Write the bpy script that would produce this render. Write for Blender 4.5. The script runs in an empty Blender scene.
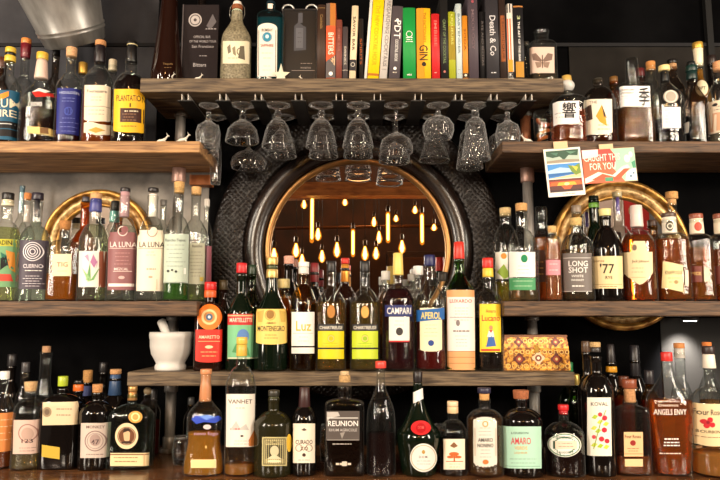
import bpy, bmesh, math, random
from mathutils import Vector, Matrix
import numpy as np
random.seed(7)
SC = bpy.context.scene
COL = SC.collection
# ------------------------------------------------------------------ camera model
F = 650.0; TH = math.atan(0.125); YC = -1.80; ZE = 1.40
def dz_at(py, Y):
    return (Y - YC) * math.tan(TH + math.atan((240 - py) / F))
def zz(py, Y): return ZE + dz_at(py, Y)
def kk(py, Y):
    return ((Y - YC) * math.cos(TH) + dz_at(py, Y) * math.sin(TH)) / F
def xx(px, py, Y): return (px - 360) * kk(py, Y)
cam = bpy.data.cameras.new('camera'); camo = bpy.data.objects.new('camera', cam); COL.objects.link(camo)
cam.sensor_width = 36; cam.lens = 36 * F / 720
camo.location = (0, YC, ZE); camo.rotation_euler = (math.pi / 2 + TH, 0, 0)
cam.clip_start = .05
SC.camera = camo
# ------------------------------------------------------------------ materials
def lin(c):
    out = []
    for v in c[:3]:
        v = v / 255.0
        out.append(v / 12.92 if v <= .04045 else ((v + .055) / 1.055) ** 2.4)
    return (*out, 1.0)
MATS = {}
def newmat(key):
    m = bpy.data.materials.new(key); m.use_nodes = True
    nt = m.node_tree; nt.nodes.clear()
    out = nt.nodes.new('ShaderNodeOutputMaterial')
    return m, nt, out
def plain(c, rough=.55, metal=0.0, spec=.5, name='paint'):
    key = ('p', c, rough, metal, spec)
    if key in MATS: return MATS[key]
    m, nt, out = newmat(name)
    b = nt.nodes.new('ShaderNodeBsdfPrincipled')
    b.inputs['Base Color'].default_value = lin(c)
    b.inputs['Roughness'].default_value = rough
    b.inputs['Metallic'].default_value = metal
    b.inputs['Specular IOR Level'].default_value = spec
    nt.links.new(b.outputs[0], out.inputs[0])
    MATS[key] = m
    return m
def glassm(tint, edge):
    key = ('g', tint, edge)
    if key in MATS: return MATS[key]
    m, nt, out = newmat('bottle_glass')
    N = nt.nodes; L = nt.links
    lw = N.new('ShaderNodeLayerWeight'); lw.inputs['Blend'].default_value = .5
    p = N.new('ShaderNodeMath'); p.operation = 'POWER'; p.inputs[1].default_value = 4.0
    L.new(lw.outputs['Facing'], p.inputs[0])
    f = N.new('ShaderNodeMath'); f.operation = 'MULTIPLY_ADD'; f.inputs[1].default_value = .8; f.inputs[2].default_value = .07
    L.new(p.outputs[0], f.inputs[0])
    p2 = N.new('ShaderNodeMath'); p2.operation = 'POWER'; p2.inputs[1].default_value = 2.5
    L.new(lw.outputs['Facing'], p2.inputs[0])
    mx = N.new('ShaderNodeMix'); mx.data_type = 'RGBA'
    mx.inputs[6].default_value = lin(tint); mx.inputs[7].default_value = lin(edge)
    L.new(p2.outputs[0], mx.inputs[0])
    t = N.new('ShaderNodeBsdfTransparent'); L.new(mx.outputs[2], t.inputs[0])
    g = N.new('ShaderNodeBsdfGlossy'); g.inputs['Roughness'].default_value = .03
    nz = N.new('ShaderNodeTexNoise'); nz.inputs['Scale'].default_value = 22
    bp = N.new('ShaderNodeBump'); bp.inputs['Strength'].default_value = .09; bp.inputs['Distance'].default_value = .01
    L.new(nz.outputs[0], bp.inputs['Height']); L.new(bp.outputs[0], g.inputs['Normal'])
    ms = N.new('ShaderNodeMixShader')
    L.new(f.outputs[0], ms.inputs[0]); L.new(t.outputs[0], ms.inputs[1]); L.new(g.outputs[0], ms.inputs[2])
    du = N.new('ShaderNodeBsdfDiffuse'); du.inputs[0].default_value = lin(tuple(int(v * .9) for v in tint))  # pale diffuse towards the edges paints in their bright rim light
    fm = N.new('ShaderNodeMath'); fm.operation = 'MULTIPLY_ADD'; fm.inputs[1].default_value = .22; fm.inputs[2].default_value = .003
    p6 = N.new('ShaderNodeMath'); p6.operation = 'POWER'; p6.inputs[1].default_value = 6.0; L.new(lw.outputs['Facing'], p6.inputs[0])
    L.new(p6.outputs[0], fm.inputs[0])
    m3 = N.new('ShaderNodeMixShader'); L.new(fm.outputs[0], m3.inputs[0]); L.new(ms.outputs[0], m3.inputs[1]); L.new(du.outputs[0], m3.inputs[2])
    L.new(m3.outputs[0], out.inputs[0])
    MATS[key] = m
    return m
def bright_edged(nt, shader, k0=.004, k1=.42):  # edge highlights painted in as pale diffuse at grazing angles
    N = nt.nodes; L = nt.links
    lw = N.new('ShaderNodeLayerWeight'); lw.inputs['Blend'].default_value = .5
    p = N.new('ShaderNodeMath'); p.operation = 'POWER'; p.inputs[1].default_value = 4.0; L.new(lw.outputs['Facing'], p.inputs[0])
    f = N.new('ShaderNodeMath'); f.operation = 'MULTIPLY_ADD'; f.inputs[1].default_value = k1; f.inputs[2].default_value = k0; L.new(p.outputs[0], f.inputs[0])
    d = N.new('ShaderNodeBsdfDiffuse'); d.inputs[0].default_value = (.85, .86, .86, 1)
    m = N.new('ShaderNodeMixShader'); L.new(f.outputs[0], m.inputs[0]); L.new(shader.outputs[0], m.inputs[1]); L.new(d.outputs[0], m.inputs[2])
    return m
def liquidm(c, dens=.45):
    """tinted liquid: refraction, with diffuse colour painting in the glow of light through it"""
    key = ('l', c, dens)
    if key in MATS: return MATS[key]
    m, nt, out = newmat('liquor')
    N = nt.nodes; L = nt.links
    if dens < .2:
        t = N.new('ShaderNodeBsdfTransparent'); t.inputs[0].default_value = lin(c)
        d = N.new('ShaderNodeBsdfDiffuse'); d.inputs['Color'].default_value = lin(c)
        b = N.new('ShaderNodeMixShader'); b.inputs[0].default_value = .05
        L.new(t.outputs[0], b.inputs[1]); L.new(d.outputs[0], b.inputs[2]); L.new(b.outputs[0], out.inputs[0]); MATS[key] = m
        return m
    r = N.new('ShaderNodeBsdfRefraction'); r.inputs['Color'].default_value = tuple(v ** .55 for v in lin(c)); r.inputs['IOR'].default_value = 1.33; r.inputs['Roughness'].default_value = .02
    d = N.new('ShaderNodeBsdfDiffuse'); d.inputs['Color'].default_value = lin(c)
    t = N.new('ShaderNodeBsdfTranslucent'); t.inputs['Color'].default_value = lin(c)
    a = N.new('ShaderNodeMixShader'); a.inputs[0].default_value = .4  # diffuse and translucent share paints in the lit glow of the liquor
    L.new(d.outputs[0], a.inputs[1]); L.new(t.outputs[0], a.inputs[2])
    b = N.new('ShaderNodeMixShader'); b.inputs[0].default_value = dens
    L.new(r.outputs[0], b.inputs[1]); L.new(a.outputs[0], b.inputs[2])
    L.new(b.outputs[0], out.inputs[0])
    MATS[key] = m
    return m
def textured(name, c1, c2, scale=(1, 1, 1), nscale=8, rough=.6, bump=.2, metal=0, detail=6, lo=.35, hi=.65, dist=0, spec=.5):
    key = ('t', name)
    if key in MATS: return MATS[key]
    m, nt, out = newmat(name)
    N = nt.nodes; L = nt.links
    tc = N.new('ShaderNodeTexCoord'); mp = N.new('ShaderNodeMapping'); mp.inputs['Scale'].default_value = scale
    L.new(tc.outputs['Object'], mp.inputs[0])
    nz = N.new('ShaderNodeTexNoise'); nz.inputs['Scale'].default_value = nscale; nz.inputs['Detail'].default_value = detail
    nz.inputs['Distortion'].default_value = dist
    L.new(mp.outputs[0], nz.inputs[0])
    cr = N.new('ShaderNodeValToRGB'); cr.color_ramp.elements[0].position = lo; cr.color_ramp.elements[1].position = hi
    cr.color_ramp.elements[0].color = lin(c1); cr.color_ramp.elements[1].color = lin(c2)
    L.new(nz.outputs[0], cr.inputs[0])
    b = N.new('ShaderNodeBsdfPrincipled'); L.new(cr.outputs[0], b.inputs['Base Color'])
    b.inputs['Roughness'].default_value = rough; b.inputs['Metallic'].default_value = metal
    b.inputs['Specular IOR Level'].default_value = spec
    bp = N.new('ShaderNodeBump'); bp.inputs['Strength'].default_value = bump; bp.inputs['Distance'].default_value = .004
    L.new(nz.outputs[0], bp.inputs['Height']); L.new(bp.outputs[0], b.inputs['Normal'])
    L.new(b.outputs[0], out.inputs[0])
    MATS[key] = m
    return m
def emit(c, s, name='glow'):
    key = ('e', c, s)
    if key in MATS: return MATS[key]
    m, nt, out = newmat(name)
    e = nt.nodes.new('ShaderNodeEmission'); e.inputs[0].default_value = lin(c); e.inputs[1].default_value = s
    nt.links.new(e.outputs[0], out.inputs[0]); MATS[key] = m
    return m
def realglass(rough=0.025, c=(254, 254, 254), ior=1.56):
    key = ('rg', rough, c)
    if key in MATS: return MATS[key]
    m, nt, out = newmat('clear_glass')
    g = nt.nodes.new('ShaderNodeBsdfGlass'); g.inputs['Color'].default_value = lin(c); g.inputs['Roughness'].default_value = rough; g.inputs['IOR'].default_value = ior
    nt.links.new(bright_edged(nt, g).outputs[0], out.inputs[0]); MATS[key] = m
    return m
def cutglass():
    key = 'cutglass'
    if key in MATS: return MATS[key]
    m, nt, out = newmat('cut_glass'); N = nt.nodes; L = nt.links
    g = N.new('ShaderNodeBsdfGlass'); g.inputs['IOR'].default_value = 1.5
    tc = N.new('ShaderNodeTexCoord'); v = N.new('ShaderNodeTexVoronoi'); v.inputs['Scale'].default_value = 110
    L.new(tc.outputs['Object'], v.inputs[0])
    bp = N.new('ShaderNodeBump'); bp.inputs['Strength'].default_value = .6; bp.inputs['Distance'].default_value = .004
    L.new(v.outputs[0], bp.inputs['Height']); L.new(bp.outputs[0], g.inputs['Normal'])
    L.new(bright_edged(nt, g, .02, .5).outputs[0], out.inputs[0]); MATS[key] = m
    return m
G = {
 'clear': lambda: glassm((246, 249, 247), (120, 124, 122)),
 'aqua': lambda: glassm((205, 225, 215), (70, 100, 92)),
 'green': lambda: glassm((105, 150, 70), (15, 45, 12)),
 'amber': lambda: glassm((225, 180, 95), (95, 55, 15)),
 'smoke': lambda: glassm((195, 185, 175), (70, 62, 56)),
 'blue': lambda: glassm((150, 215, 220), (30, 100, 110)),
 'black': lambda: plain((14, 11, 10), .06, 0, .6, 'dark_glass'),
 'darkgreen': lambda: plain((10, 20, 11), .06, 0, .6, 'dark_green_glass'),
 'olive': lambda: plain((34, 32, 17), .16, 0, .5, 'olive_glass'),
 'brown': lambda: plain((30, 13, 8), .07, 0, .6, 'dark_brown_glass'),
 'stone': lambda: textured('speckled_stoneware', (92, 84, 64), (150, 140, 112), (1, 1, 1), 160, .6, .3),
}
def corkm(c): return textured('cork_%d_%d_%d' % c, tuple(int(v * .8) for v in c), c, (1, 1, 1), 260, .8, .3)
# ------------------------------------------------------------------ mesh builder
class MB:
    def __init__(s): s.v = []; s.f = []; s.m = []; s.mats = []; s.sm = []
    def mi(s, mat):
        if mat not in s.mats: s.mats.append(mat)
        return s.mats.index(mat)
    def add(s, vs, fs, mat, smooth=True):
        o = len(s.v); s.v.extend([tuple(p) for p in vs]); i = s.mi(mat)
        for f in fs: s.f.append(tuple(o + j for j in f)); s.m.append(i); s.sm.append(smooth)
        return s
    def build(s, name, parent=None, loc=None):
        me = bpy.data.meshes.new(name); me.from_pydata(s.v, [], s.f); me.update()
        for mt in s.mats: me.materials.append(mt)
        me.polygons.foreach_set('material_index', s.m)
        me.polygons.foreach_set('use_smooth', s.sm)
        o = bpy.data.objects.new(name, me); COL.objects.link(o)
        if parent: o.parent = parent
        if loc: o.location = loc
        return o
    # -------- primitives
    def box(s, x0, x1, y0, y1, z0, z1, mat, bev=0.0):
        if bev <= 0:
            vs = [(x, y, z) for z in (z0, z1) for y in (y0, y1) for x in (x0, x1)]
            return s.add(vs, [(0, 2, 3, 1), (4, 5, 7, 6), (0, 1, 5, 4), (2, 6, 7, 3), (0, 4, 6, 2), (1, 3, 7, 5)], mat, False)
        bm = bmesh.new()
        bmesh.ops.create_cube(bm, size=1)
        for v in bm.verts:
            v.co = Vector(((x0 + x1) / 2 + v.co.x * (x1 - x0), (y0 + y1) / 2 + v.co.y * (y1 - y0), (z0 + z1) / 2 + v.co.z * (z1 - z0)))
        bmesh.ops.bevel(bm, geom=bm.edges[:], offset=bev, segments=2, affect='EDGES', profile=.5)
        bm.verts.index_update()
        s.add([v.co[:] for v in bm.verts], [[v.index for v in f.verts] for f in bm.faces], mat, False)
        bm.free()
        return s
    def loft(s, secs, mat, seg=40, cx=0, cy=0, capb=True, capt=True):
        """secs: (h, a, b, n) stacked along z"""
        vs = []; fs = []
        for (h, a, b, n) in secs:
            for i in range(seg):
                t = 2 * math.pi * (i + .5) / seg
                c, q = math.cos(t), math.sin(t)
                e = 2.0 / n
                vs.append((cx + a * math.copysign(abs(c) ** e, c), cy + b * math.copysign(abs(q) ** e, q), h))
        for r in range(len(secs) - 1):
            for i in range(seg):
                j = (i + 1) % seg
                fs.append((r * seg + i, r * seg + j, (r + 1) * seg + j, (r + 1) * seg + i))
        if capb: fs.append(tuple(reversed(range(seg))))
        if capt: fs.append(tuple((len(secs) - 1) * seg + i for i in range(seg)))
        return s.add(vs, fs, mat)
    def lathe(s, prof, mat, seg=32, cx=0, cy=0, capb=True, capt=True):
        return s.loft([(h, r, r, 2) for (r, h) in prof], mat, seg, cx, cy, capb, capt)
    def tube(s, pts, rads, mat, seg=10, caps=True):
        pts = [Vector(p) for p in pts]
        if not isinstance(rads, (list, tuple)): rads = [rads] * len(pts)
        vs = []; fs = []
        d0 = (pts[1] - pts[0]).normalized()
        up = Vector((0, 0, 1)) if abs(d0.z) < .9 else Vector((1, 0, 0))
        u = d0.cross(up).normalized()
        for i, p in enumerate(pts):
            d = (pts[min(i + 1, len(pts) - 1)] - pts[max(i - 1, 0)]).normalized()
            u = (u - d * u.dot(d)).normalized(); w = d.cross(u)
            for j in range(seg):
                t = 2 * math.pi * j / seg
                vs.append(p + (u * math.cos(t) + w * math.sin(t)) * rads[i])
        for r in range(len(pts) - 1):
            for j in range(seg):
                k = (j + 1) % seg
                fs.append((r * seg + j, r * seg + k, (r + 1) * seg + k, (r + 1) * seg + j))
        if caps:
            fs.append(tuple(reversed(range(seg)))); fs.append(tuple((len(pts) - 1) * seg + j for j in range(seg)))
        return s.add(vs, fs, mat)
    def ball(s, c, r, mat, seg=16, rings=10):
        rx, ry, rz = r if isinstance(r, (tuple, list)) else (r, r, r)
        vs = [(c[0], c[1], c[2] - rz)]; fs = []
        for i in range(1, rings):
            ph = -math.pi / 2 + math.pi * i / rings
            for j in range(seg):
                t = 2 * math.pi * j / seg
                vs.append((c[0] + rx * math.cos(ph) * math.cos(t), c[1] + ry * math.cos(ph) * math.sin(t), c[2] + rz * math.sin(ph)))
        vs.append((c[0], c[1], c[2] + rz)); n = len(vs)
        for j in range(seg):
            k = (j + 1) % seg
            fs.append((0, 1 + k, 1 + j)); fs.append((n - 1, n - 1 - seg + j, n - 1 - seg + k))
            for i in range(rings - 2):
                a = 1 + i * seg; b = a + seg
                fs.append((a + j, a + k, b + k, b + j))
        return s.add(vs, fs, mat)
def thing(name, loc, label, cat, group=None, rot=None):
    o = bpy.data.objects.new(name, None); COL.objects.link(o); o.location = loc
    o.empty_display_size = .02
    if rot: o.rotation_euler = rot
    return tag(o, label, cat, group)
def tag(o, label, cat, group=None):
    o['label'] = label; o['category'] = cat
    if group: o['group'] = group
    return o
def struct(mb, name):
    o = mb.build(name); o['kind'] = 'structure'; return o
# ------------------------------------------------------------------ lettering
TXT = {}
def text_geo(body):
    """unit box lettering: verts in 0..1 x 0..1, faces, aspect"""
    if body in TXT: return TXT[body]
    cu = bpy.data.curves.new('lettering', 'FONT'); cu.body = body; cu.resolution_u = 2; cu.offset = .014 if ord(body[0]) > 9000 else .010
    ob = bpy.data.objects.new('lettering', cu); COL.objects.link(ob)
    dg = bpy.context.evaluated_depsgraph_get()
    me = bpy.data.meshes.new_from_object(ob.evaluated_get(dg))
    vs = [v.co.copy() for v in me.vertices]; fs = [tuple(p.vertices) for p in me.polygons]
    bpy.data.objects.remove(ob); bpy.data.curves.remove(cu); bpy.data.meshes.remove(me)
    x0 = min(v.x for v in vs); x1 = max(v.x for v in vs); y0 = min(v.y for v in vs); y1 = max(v.y for v in vs)
    vs = [((v.x - x0) / max(x1 - x0, 1e-6), (v.y - y0) / max(y1 - y0, 1e-6)) for v in vs]
    TXT[body] = (vs, fs)
    return TXT[body]
# art primitives, all in photograph pixels
def T(s, cx, cy, w, h, c): return ('t', s, cx, cy, w, h, c)
def TV(s, cx, cy, w, h, c): return ('tv', s, cx, cy, w, h, c)      # reads downward
def D(cx, cy, rx, ry, c): return ('d', cx, cy, rx, ry, c)
def R(x0, y0, x1, y1, c): return ('r', x0, y0, x1, y1, c)
def O(cx, cy, r0, r1, c): return ('o', cx, cy, r0, r1, c)
def P(c, *pts): return ('p', c, pts)
def LN(n, x0, x1, y0, y1, c, th=.8):   # rows of small print: ragged dashes
    out = []
    rr = random.Random(int(x0 * 31 + y0 * 7))
    for i in range(n):
        y = y0 + (y1 - y0) * (i / max(n - 1, 1)); m = (x0 + x1) / 2; hw = (x1 - x0) / 2 * rr.uniform(.6, 1)
        x = m - hw
        while x < m + hw - .5:
            l = min(rr.uniform(1.2, 4), m + hw - x)
            out.append(R(x, y - th / 2, x + l, y + th / 2, c)); x += l + .7
    return out
from mathutils.geometry import tessellate_polygon
def split_tris(tri, lim, flip=True):
    done = []
    while tri:
        t = tri.pop(); e = [math.dist(t[i], t[(i + 1) % 3]) for i in range(3)]
        if max(e) < lim or len(done) > 500: done.append(t); continue
        i = e.index(max(e)); a_, b_, c_ = t[i], t[(i + 1) % 3], t[(i + 2) % 3]
        m_ = ((a_[0] + b_[0]) / 2, (a_[1] + b_[1]) / 2); tri += [[a_, m_, c_], [m_, b_, c_]]
    ids = {}; vs = []; fs = []
    for t in done:
        if (t[1][0] - t[0][0]) * (t[2][1] - t[0][1]) - (t[1][1] - t[0][1]) * (t[2][0] - t[0][0]) > 0: t = t[::-1]
        f = []
        for p in t:
            q_ = (round(p[0], 4), round(p[1], 4))
            if q_ not in ids: ids[q_] = len(vs); vs.append(q_)
            f.append(ids[q_])
        if len(set(f)) == 3: fs.append(tuple(f))
    return vs, fs
def art_shapes(a):
    """(list of verts in px), faces, colour"""
    k = a[0]
    if k in 't tv'.split():
        _, s, cx, cy, w, h, c = a
        vs, fs = text_geo(s)
        if k == 't': pv = [(cx + (u - .5) * w, cy - (v - .5) * h) for u, v in vs]
        else: pv = [(cx + (v - .5) * h, cy + (u - .5) * w) for u, v in vs]
        if h < 3: return pv, fs, c
        tri = [[pv[f[0]], pv[f[i]], pv[f[i + 1]]] for f in fs for i in range(1, len(f) - 1)]
        vs, fs = split_tris(tri, 3.0)
        return vs, fs, c
    if k == 'd':
        _, cx, cy, rx, ry, c = a
        vs = [(cx, cy)]; fs = []; S = 24
        for q in (1 / 3, 2 / 3, 1):
            for i in range(S):
                t = 2 * math.pi * i / S; vs.append((cx + rx * q * math.cos(t), cy - ry * q * math.sin(t)))
        for i in range(S):
            j = (i + 1) % S
            fs.append((0, 1 + i, 1 + j))
            for r in (0, 1): fs.append((1 + r * S + i, 1 + (r + 1) * S + i, 1 + (r + 1) * S + j, 1 + r * S + j))
        return vs, fs, c
    if k == 'o':
        _, cx, cy, r0, r1, c = a; S = 28; vs = []; fs = []
        for r in (r0, r1):
            for i in range(S):
                t = 2 * math.pi * i / S; vs.append((cx + r * math.cos(t), cy - r * math.sin(t)))
        for i in range(S):
            j = (i + 1) % S; fs.append((i, S + i, S + j, j))
        return vs, fs, c
    if k == 'r':
        _, x0, y0, x1, y1, c = a; n = max(1, int((x1 - x0) / 2)); vs = []; fs = []
        for i in range(n + 1):
            x = x0 + (x1 - x0) * i / n; vs += [(x, y1), (x, y0)]
        for i in range(n): fs.append((2 * i, 2 * i + 2, 2 * i + 3, 2 * i + 1))
        return vs, fs, c
    if k == 'p':
        _, c, pts = a
        area = sum(pts[i][0] * pts[(i + 1) % len(pts)][1] - pts[(i + 1) % len(pts)][0] * pts[i][1] for i in range(len(pts)))
        pts = list(pts) if area < 0 else list(reversed(pts))
        tri = [[tuple(pts[i]) for i in t] for t in tessellate_polygon([[Vector((p[0], p[1], 0)) for p in pts]])]
        vs, fs = split_tris(tri, 3.5)
        return vs, fs, c
def flat(arts):
    out = []
    for a in arts:
        if isinstance(a, list): out += flat(a)
        else: out.append(a)
    return out
def L(x0, y0, x1, y1, c, *art, shape='r', name='label', tilt=0, metal=0):
    return dict(x0=x0, y0=y0, x1=x1, y1=y1, c=c, art=flat(art), shape=shape, name=name, tilt=tilt, metal=metal)
def shape_fn(L_):
    x0, x1, y0, y1 = L_['x0'], L_['x1'], L_['y0'], L_['y1']; s = L_['shape']; tl = L_['tilt']
    cx = (x0 + x1) / 2; hw = (x1 - x0) / 2; cy = (y0 + y1) / 2; hh = (y1 - y0) / 2
    def fn(x):
        u = max(-1, min(1, (x - cx) / hw)); e = math.sqrt(max(0, 1 - u * u)); sh = tl * (x - cx)
        if s == 'oval': return cy - hh * e + sh, cy + hh * e + sh
        if s == 'arch': return y0 + hw * .55 * (1 - e) + sh, y1 + sh
        if s == 'shield':   # shouldered head, pointed foot
            top = y0 + (0 if abs(u) < .45 else hh * .5 * min(1, (abs(u) - .45) / .15))
            return top, y1 - hh * .55 * abs(u) ** 1.6
        if s == 'frill':
            return y0 + hh * .18 * (1 - e) + .7 * math.sin(u * 22), y1 - hh * .18 * (1 - e) + .7 * math.sin(u * 22)
        if s == 'wave':
            return y0 + 1.3 * math.sin(u * 3) + sh, y1 + 1.3 * math.sin(u * 3 + 1) + sh
        if s == 'smile': return y0 + sh, y1 + 2.5 * e + sh
        return y0 + sh, y1 + sh
    return fn
# ------------------------------------------------------------------ setting: shelf levels
YW = 0.30                                   # face of the back wall
Z_TOP = zz(78, 0); Z_TOPB = zz(92, 0)
Z_UP = zz(141, 0); Z_UPB = zz(152.5, 0)
Z_MID = zz(301, 0); Z_MIDB = zz(316, 0)
Z_LOW = zz(372, 0); Z_LOWB = zz(386, 0)
Z_CNT = zz(477, -.12)
SHELF = dict(top=Z_TOP, up=Z_UP, mid=Z_MID, low=Z_LOW, cnt=Z_CNT)
CORK = (205, 160, 105); CREAM = (238, 226, 196); WHITE = (240, 238, 232); BLACK = (18, 16, 16); GOLD = (190, 140, 50)
RED = (200, 40, 30)

def capmat(kind, c):
    if kind == 'cork': return corkm(c)
    if kind in ('foil',): return plain(c, .35, .55, .5, 'foil')
    if kind == 'glass': return glassm((235, 238, 236), (90, 94, 92))
    return plain(c, .35, 0, .5, 'cap_plastic')
CAPNAME = dict(cork='cork', foil='foil_sleeve', cap='cap', sleeve='neck_sleeve', band='neck_label', glass='glass_stopper', ball='stopper_knob', ring='cap_ring')

def bottle(cap, sh, Y, x, w, top, ys, ye, nw, glass='clear', liq=None, caps=(), labels=(), q=.5, n=2, dep=1.0, nt=None,
           pts=None, name='liquor_bottle', cat='bottle', group=None, lean=0):
    """pixel measures of one bottle -> a bottle of that real size standing on its shelf"""
    z0 = SHELF[sh]
    py_base = next(p for p in np.arange(20, 520, .25) if zz(p, Y) <= z0)
    pm = (ys + py_base) / 2
    k = kk(pm, Y); X = (x - 360) * k
    H = lambda py: zz(py, Y) - z0
    def XL(px, py): return (px - 360) * kk(py, Y) - X - 0.35 * ((x - 360) * kk(py, Y) - X)
    a = w / 2 * k; b = a * dep
    nr = nw / 2 * k; nr2 = (nt if nt else nw) / 2 * k
    secs = []
    if pts:
        hp = [(H(py), hw * k) for py, hw in pts]; hp.sort()
        hp[0] = (0.0, hp[0][1])
        hs = [h for h, _ in hp]
        for i in range(len(hp) - 1):
            p0 = hp[max(i - 1, 0)]; p1 = hp[i]; p2 = hp[i + 1]; p3 = hp[min(i + 2, len(hp) - 1)]
            for j in range(6):
                t = j / 6
                m1 = (p2[1] - p0[1]) / max(p2[0] - p0[0], 1e-6) * (p2[0] - p1[0]); m2 = (p3[1] - p1[1]) / max(p3[0] - p1[0], 1e-6) * (p2[0] - p1[0])
                r = (2 * t**3 - 3 * t**2 + 1) * p1[1] + (t**3 - 2 * t**2 + t) * m1 + (-2 * t**3 + 3 * t**2) * p2[1] + (t**3 - t**2) * m2
                secs.append([p1[0] + t * (p2[0] - p1[0]), r])
        secs.append([hp[-1][0], hp[-1][1]])
        rn = nr
        mx = max(r for _, r in secs)
        out = []
        for h, r in secs:
            f = max(0, min(1, (r - rn) / max(mx - rn, 1e-6)))
            bb = rn + (max(r - rn, 0)) * dep if r > rn else r
            out.append((h, r, bb, 2 + (n - 2) * f))
        secs = out
        e = .004
        h0, a0, b0, n0 = secs[0]
        secs = [(0, a0 * .9, b0 * .88, n0), (.0015, a0 * .97, b0 * .96, n0)] + [(max(h, .004), aa, bb, nn) for h, aa, bb, nn in secs]
    else:
        hs, he, ht = H(ys), H(ye), H(top)
        secs = [(0, a * .90, b * .88, n), (.0015, a * .965, b * .955, n), (.005, a, b, n)]
        for i in range(1, 9): secs.append((.005 + (hs - .005) * i / 8, a, b, n))
        for i in range(1, 15):
            t = i / 14
            f = (1 - q) * .5 * (1 + math.cos(math.pi * t)) + q * math.sqrt(max(0, 1 - t * t))
            secs.append((hs + (he - hs) * t, nr + (a - nr) * f, nr + (b - nr) * f, 2 + (n - 2) * min(1, f * 1.3)))
        for i in range(1, 6): secs.append((he + (ht - he) * i / 5, nr + (nr2 - nr) * i / 5, nr + (nr2 - nr) * i / 5, 2))
        secs[-2] = (ht - .010, nr2, nr2, 2)
        secs[-1] = (ht - .009, nr2 + .0012, nr2 + .0012, 2); secs += [(ht - .001, nr2 + .0012, nr2 + .0012, 2), (ht, nr2 + .0004, nr2 + .0004, 2)]
    o = thing(name, (X, Y, z0), cap, cat, group, (0, lean, 0))
    mb = MB(); mb.loft(secs, G[glass](), 40); mb.build('glass_body', o)
    HH = [s[0] for s in secs]; AA = [s[1] for s in secs]; BB = [s[2] for s in secs]; NN = [s[3] for s in secs]
    def sect(h): return np.interp(h, HH, AA), np.interp(h, HH, BB), np.interp(h, HH, NN)
    def yf(xl, h, off):
        A, B, n_ = sect(h); A += off; B += off
        r = min(abs(xl / A), .992)
        return max(-A * .992, min(A * .992, xl)), -B * (1 - r ** n_) ** (1 / n_)
    def place(px, py, off):
        h = H(py); yy = -float(np.interp(max(h, 0), HH, BB))
        for _ in range(3):
            h = min(max(zz(py, Y + yy) - z0, .0008), HH[-1])
            c_ = (x - 360) * kk(py, Y)
            xl = (px - 360) * kk(py, Y + yy) - X - .35 * (c_ - X)
            xl2, yy = yf(xl, h, off)
        return xl2, yy, h
    if liq:
        lc, ly = liq[0], liq[1]; dens = liq[2] if len(liq) > 2 else .45
        hl = H(ly); ls = []
        m = .0024
        for h in list(np.linspace(.006, hl, 22)):
            A, B, n_ = sect(h); ls.append((h, max(A - m, .002), max(B - m, .002), n_))
        mb = MB(); mb.loft(ls, liquidm(lc, dens), 36); mb.build('liquid', o)
    for c in caps:
        kind, y0, y1, w0, w1, cc = c[:6]
        h1, h0 = H(y0), H(y1)          # top, bottom
        r1, r0 = w0 / 2 * k, w1 / 2 * k
        if kind in ('sleeve', 'band', 'foil') and len(c) < 7:
            pass
        e = min(.0015, (h1 - h0) * .3)
        mb = MB()
        if kind == 'ball':
            mb.ball((0, 0, (h0 + h1) / 2), (r1, r1, (h1 - h0) / 2), capmat('glass', cc) if cc is None else capmat('cap', cc))
        else:
            mb.lathe([(r0 * .97, h0), (r0, h0 + e), (r0 + (r1 - r0) * .5, (h0 + h1) / 2), (r1, h1 - e), (r1 - e * .8, h1 - e * .2), (max(r1 - e * 2.5, r1 * .4), h1)], capmat(kind, cc), 28)
        mb.build(CAPNAME[kind], o)
    for li, lb in enumerate(labels):
        mb = MB(); off = .0006 + .0007 * li
        if lb['c'] is not None:
            lm = plain(lb['c'], .5, lb['metal'], .4, 'label_paper')
            fn = shape_fn(lb); NX = 28; NR = 10; vs = []; fs = []
            xl0, xl1 = lb['x0'], lb['x1']
            for i in range(NX + 1):
                u = math.sin((i / NX - .5) * math.pi) * .5 + .5
                px = xl0 + (xl1 - xl0) * u
                ya, yb = fn(px)
                for j in range(NR + 1):
                    py = ya + (yb - ya) * j / NR
                    vs.append(place(px, py, off))
            for i in range(NX):
                for j in range(NR):
                    p = i * (NR + 1) + j
                    fs.append((p, p + 1, p + NR + 2, p + NR + 1))
            mb.add(vs, fs, lm)
        for ai, ar in enumerate(lb['art']):
            v2, fs, c = art_shapes(ar)
            off2 = off + .0004 + .00004 * min(ai, 40)
            vs = []
            for px, py in v2:
                vs.append(place(px, py, off2))
            mb.add(vs, fs, plain(c, .5, 0, .3, 'print'), False)
        mb.build(lb['name'], o)
    return o

# ------------------------------------------------------------------ flat art on a plane facing the room
def plane_art(mb, arts, Y, ox=0, oz=0, base_off=.0005):
    """adds px art to mb on plane y = Y, minus an origin"""
    for i, ar in enumerate(flat(arts)):
        v2, fs, c = art_shapes(ar)
        mb.add([(xx(px, py, Y) - ox, Y - base_off - .00008 * min(i, 40), zz(py, Y) - oz) for px, py in v2], fs, plain(c, .5, 0, .3, 'print'), False)
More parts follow.
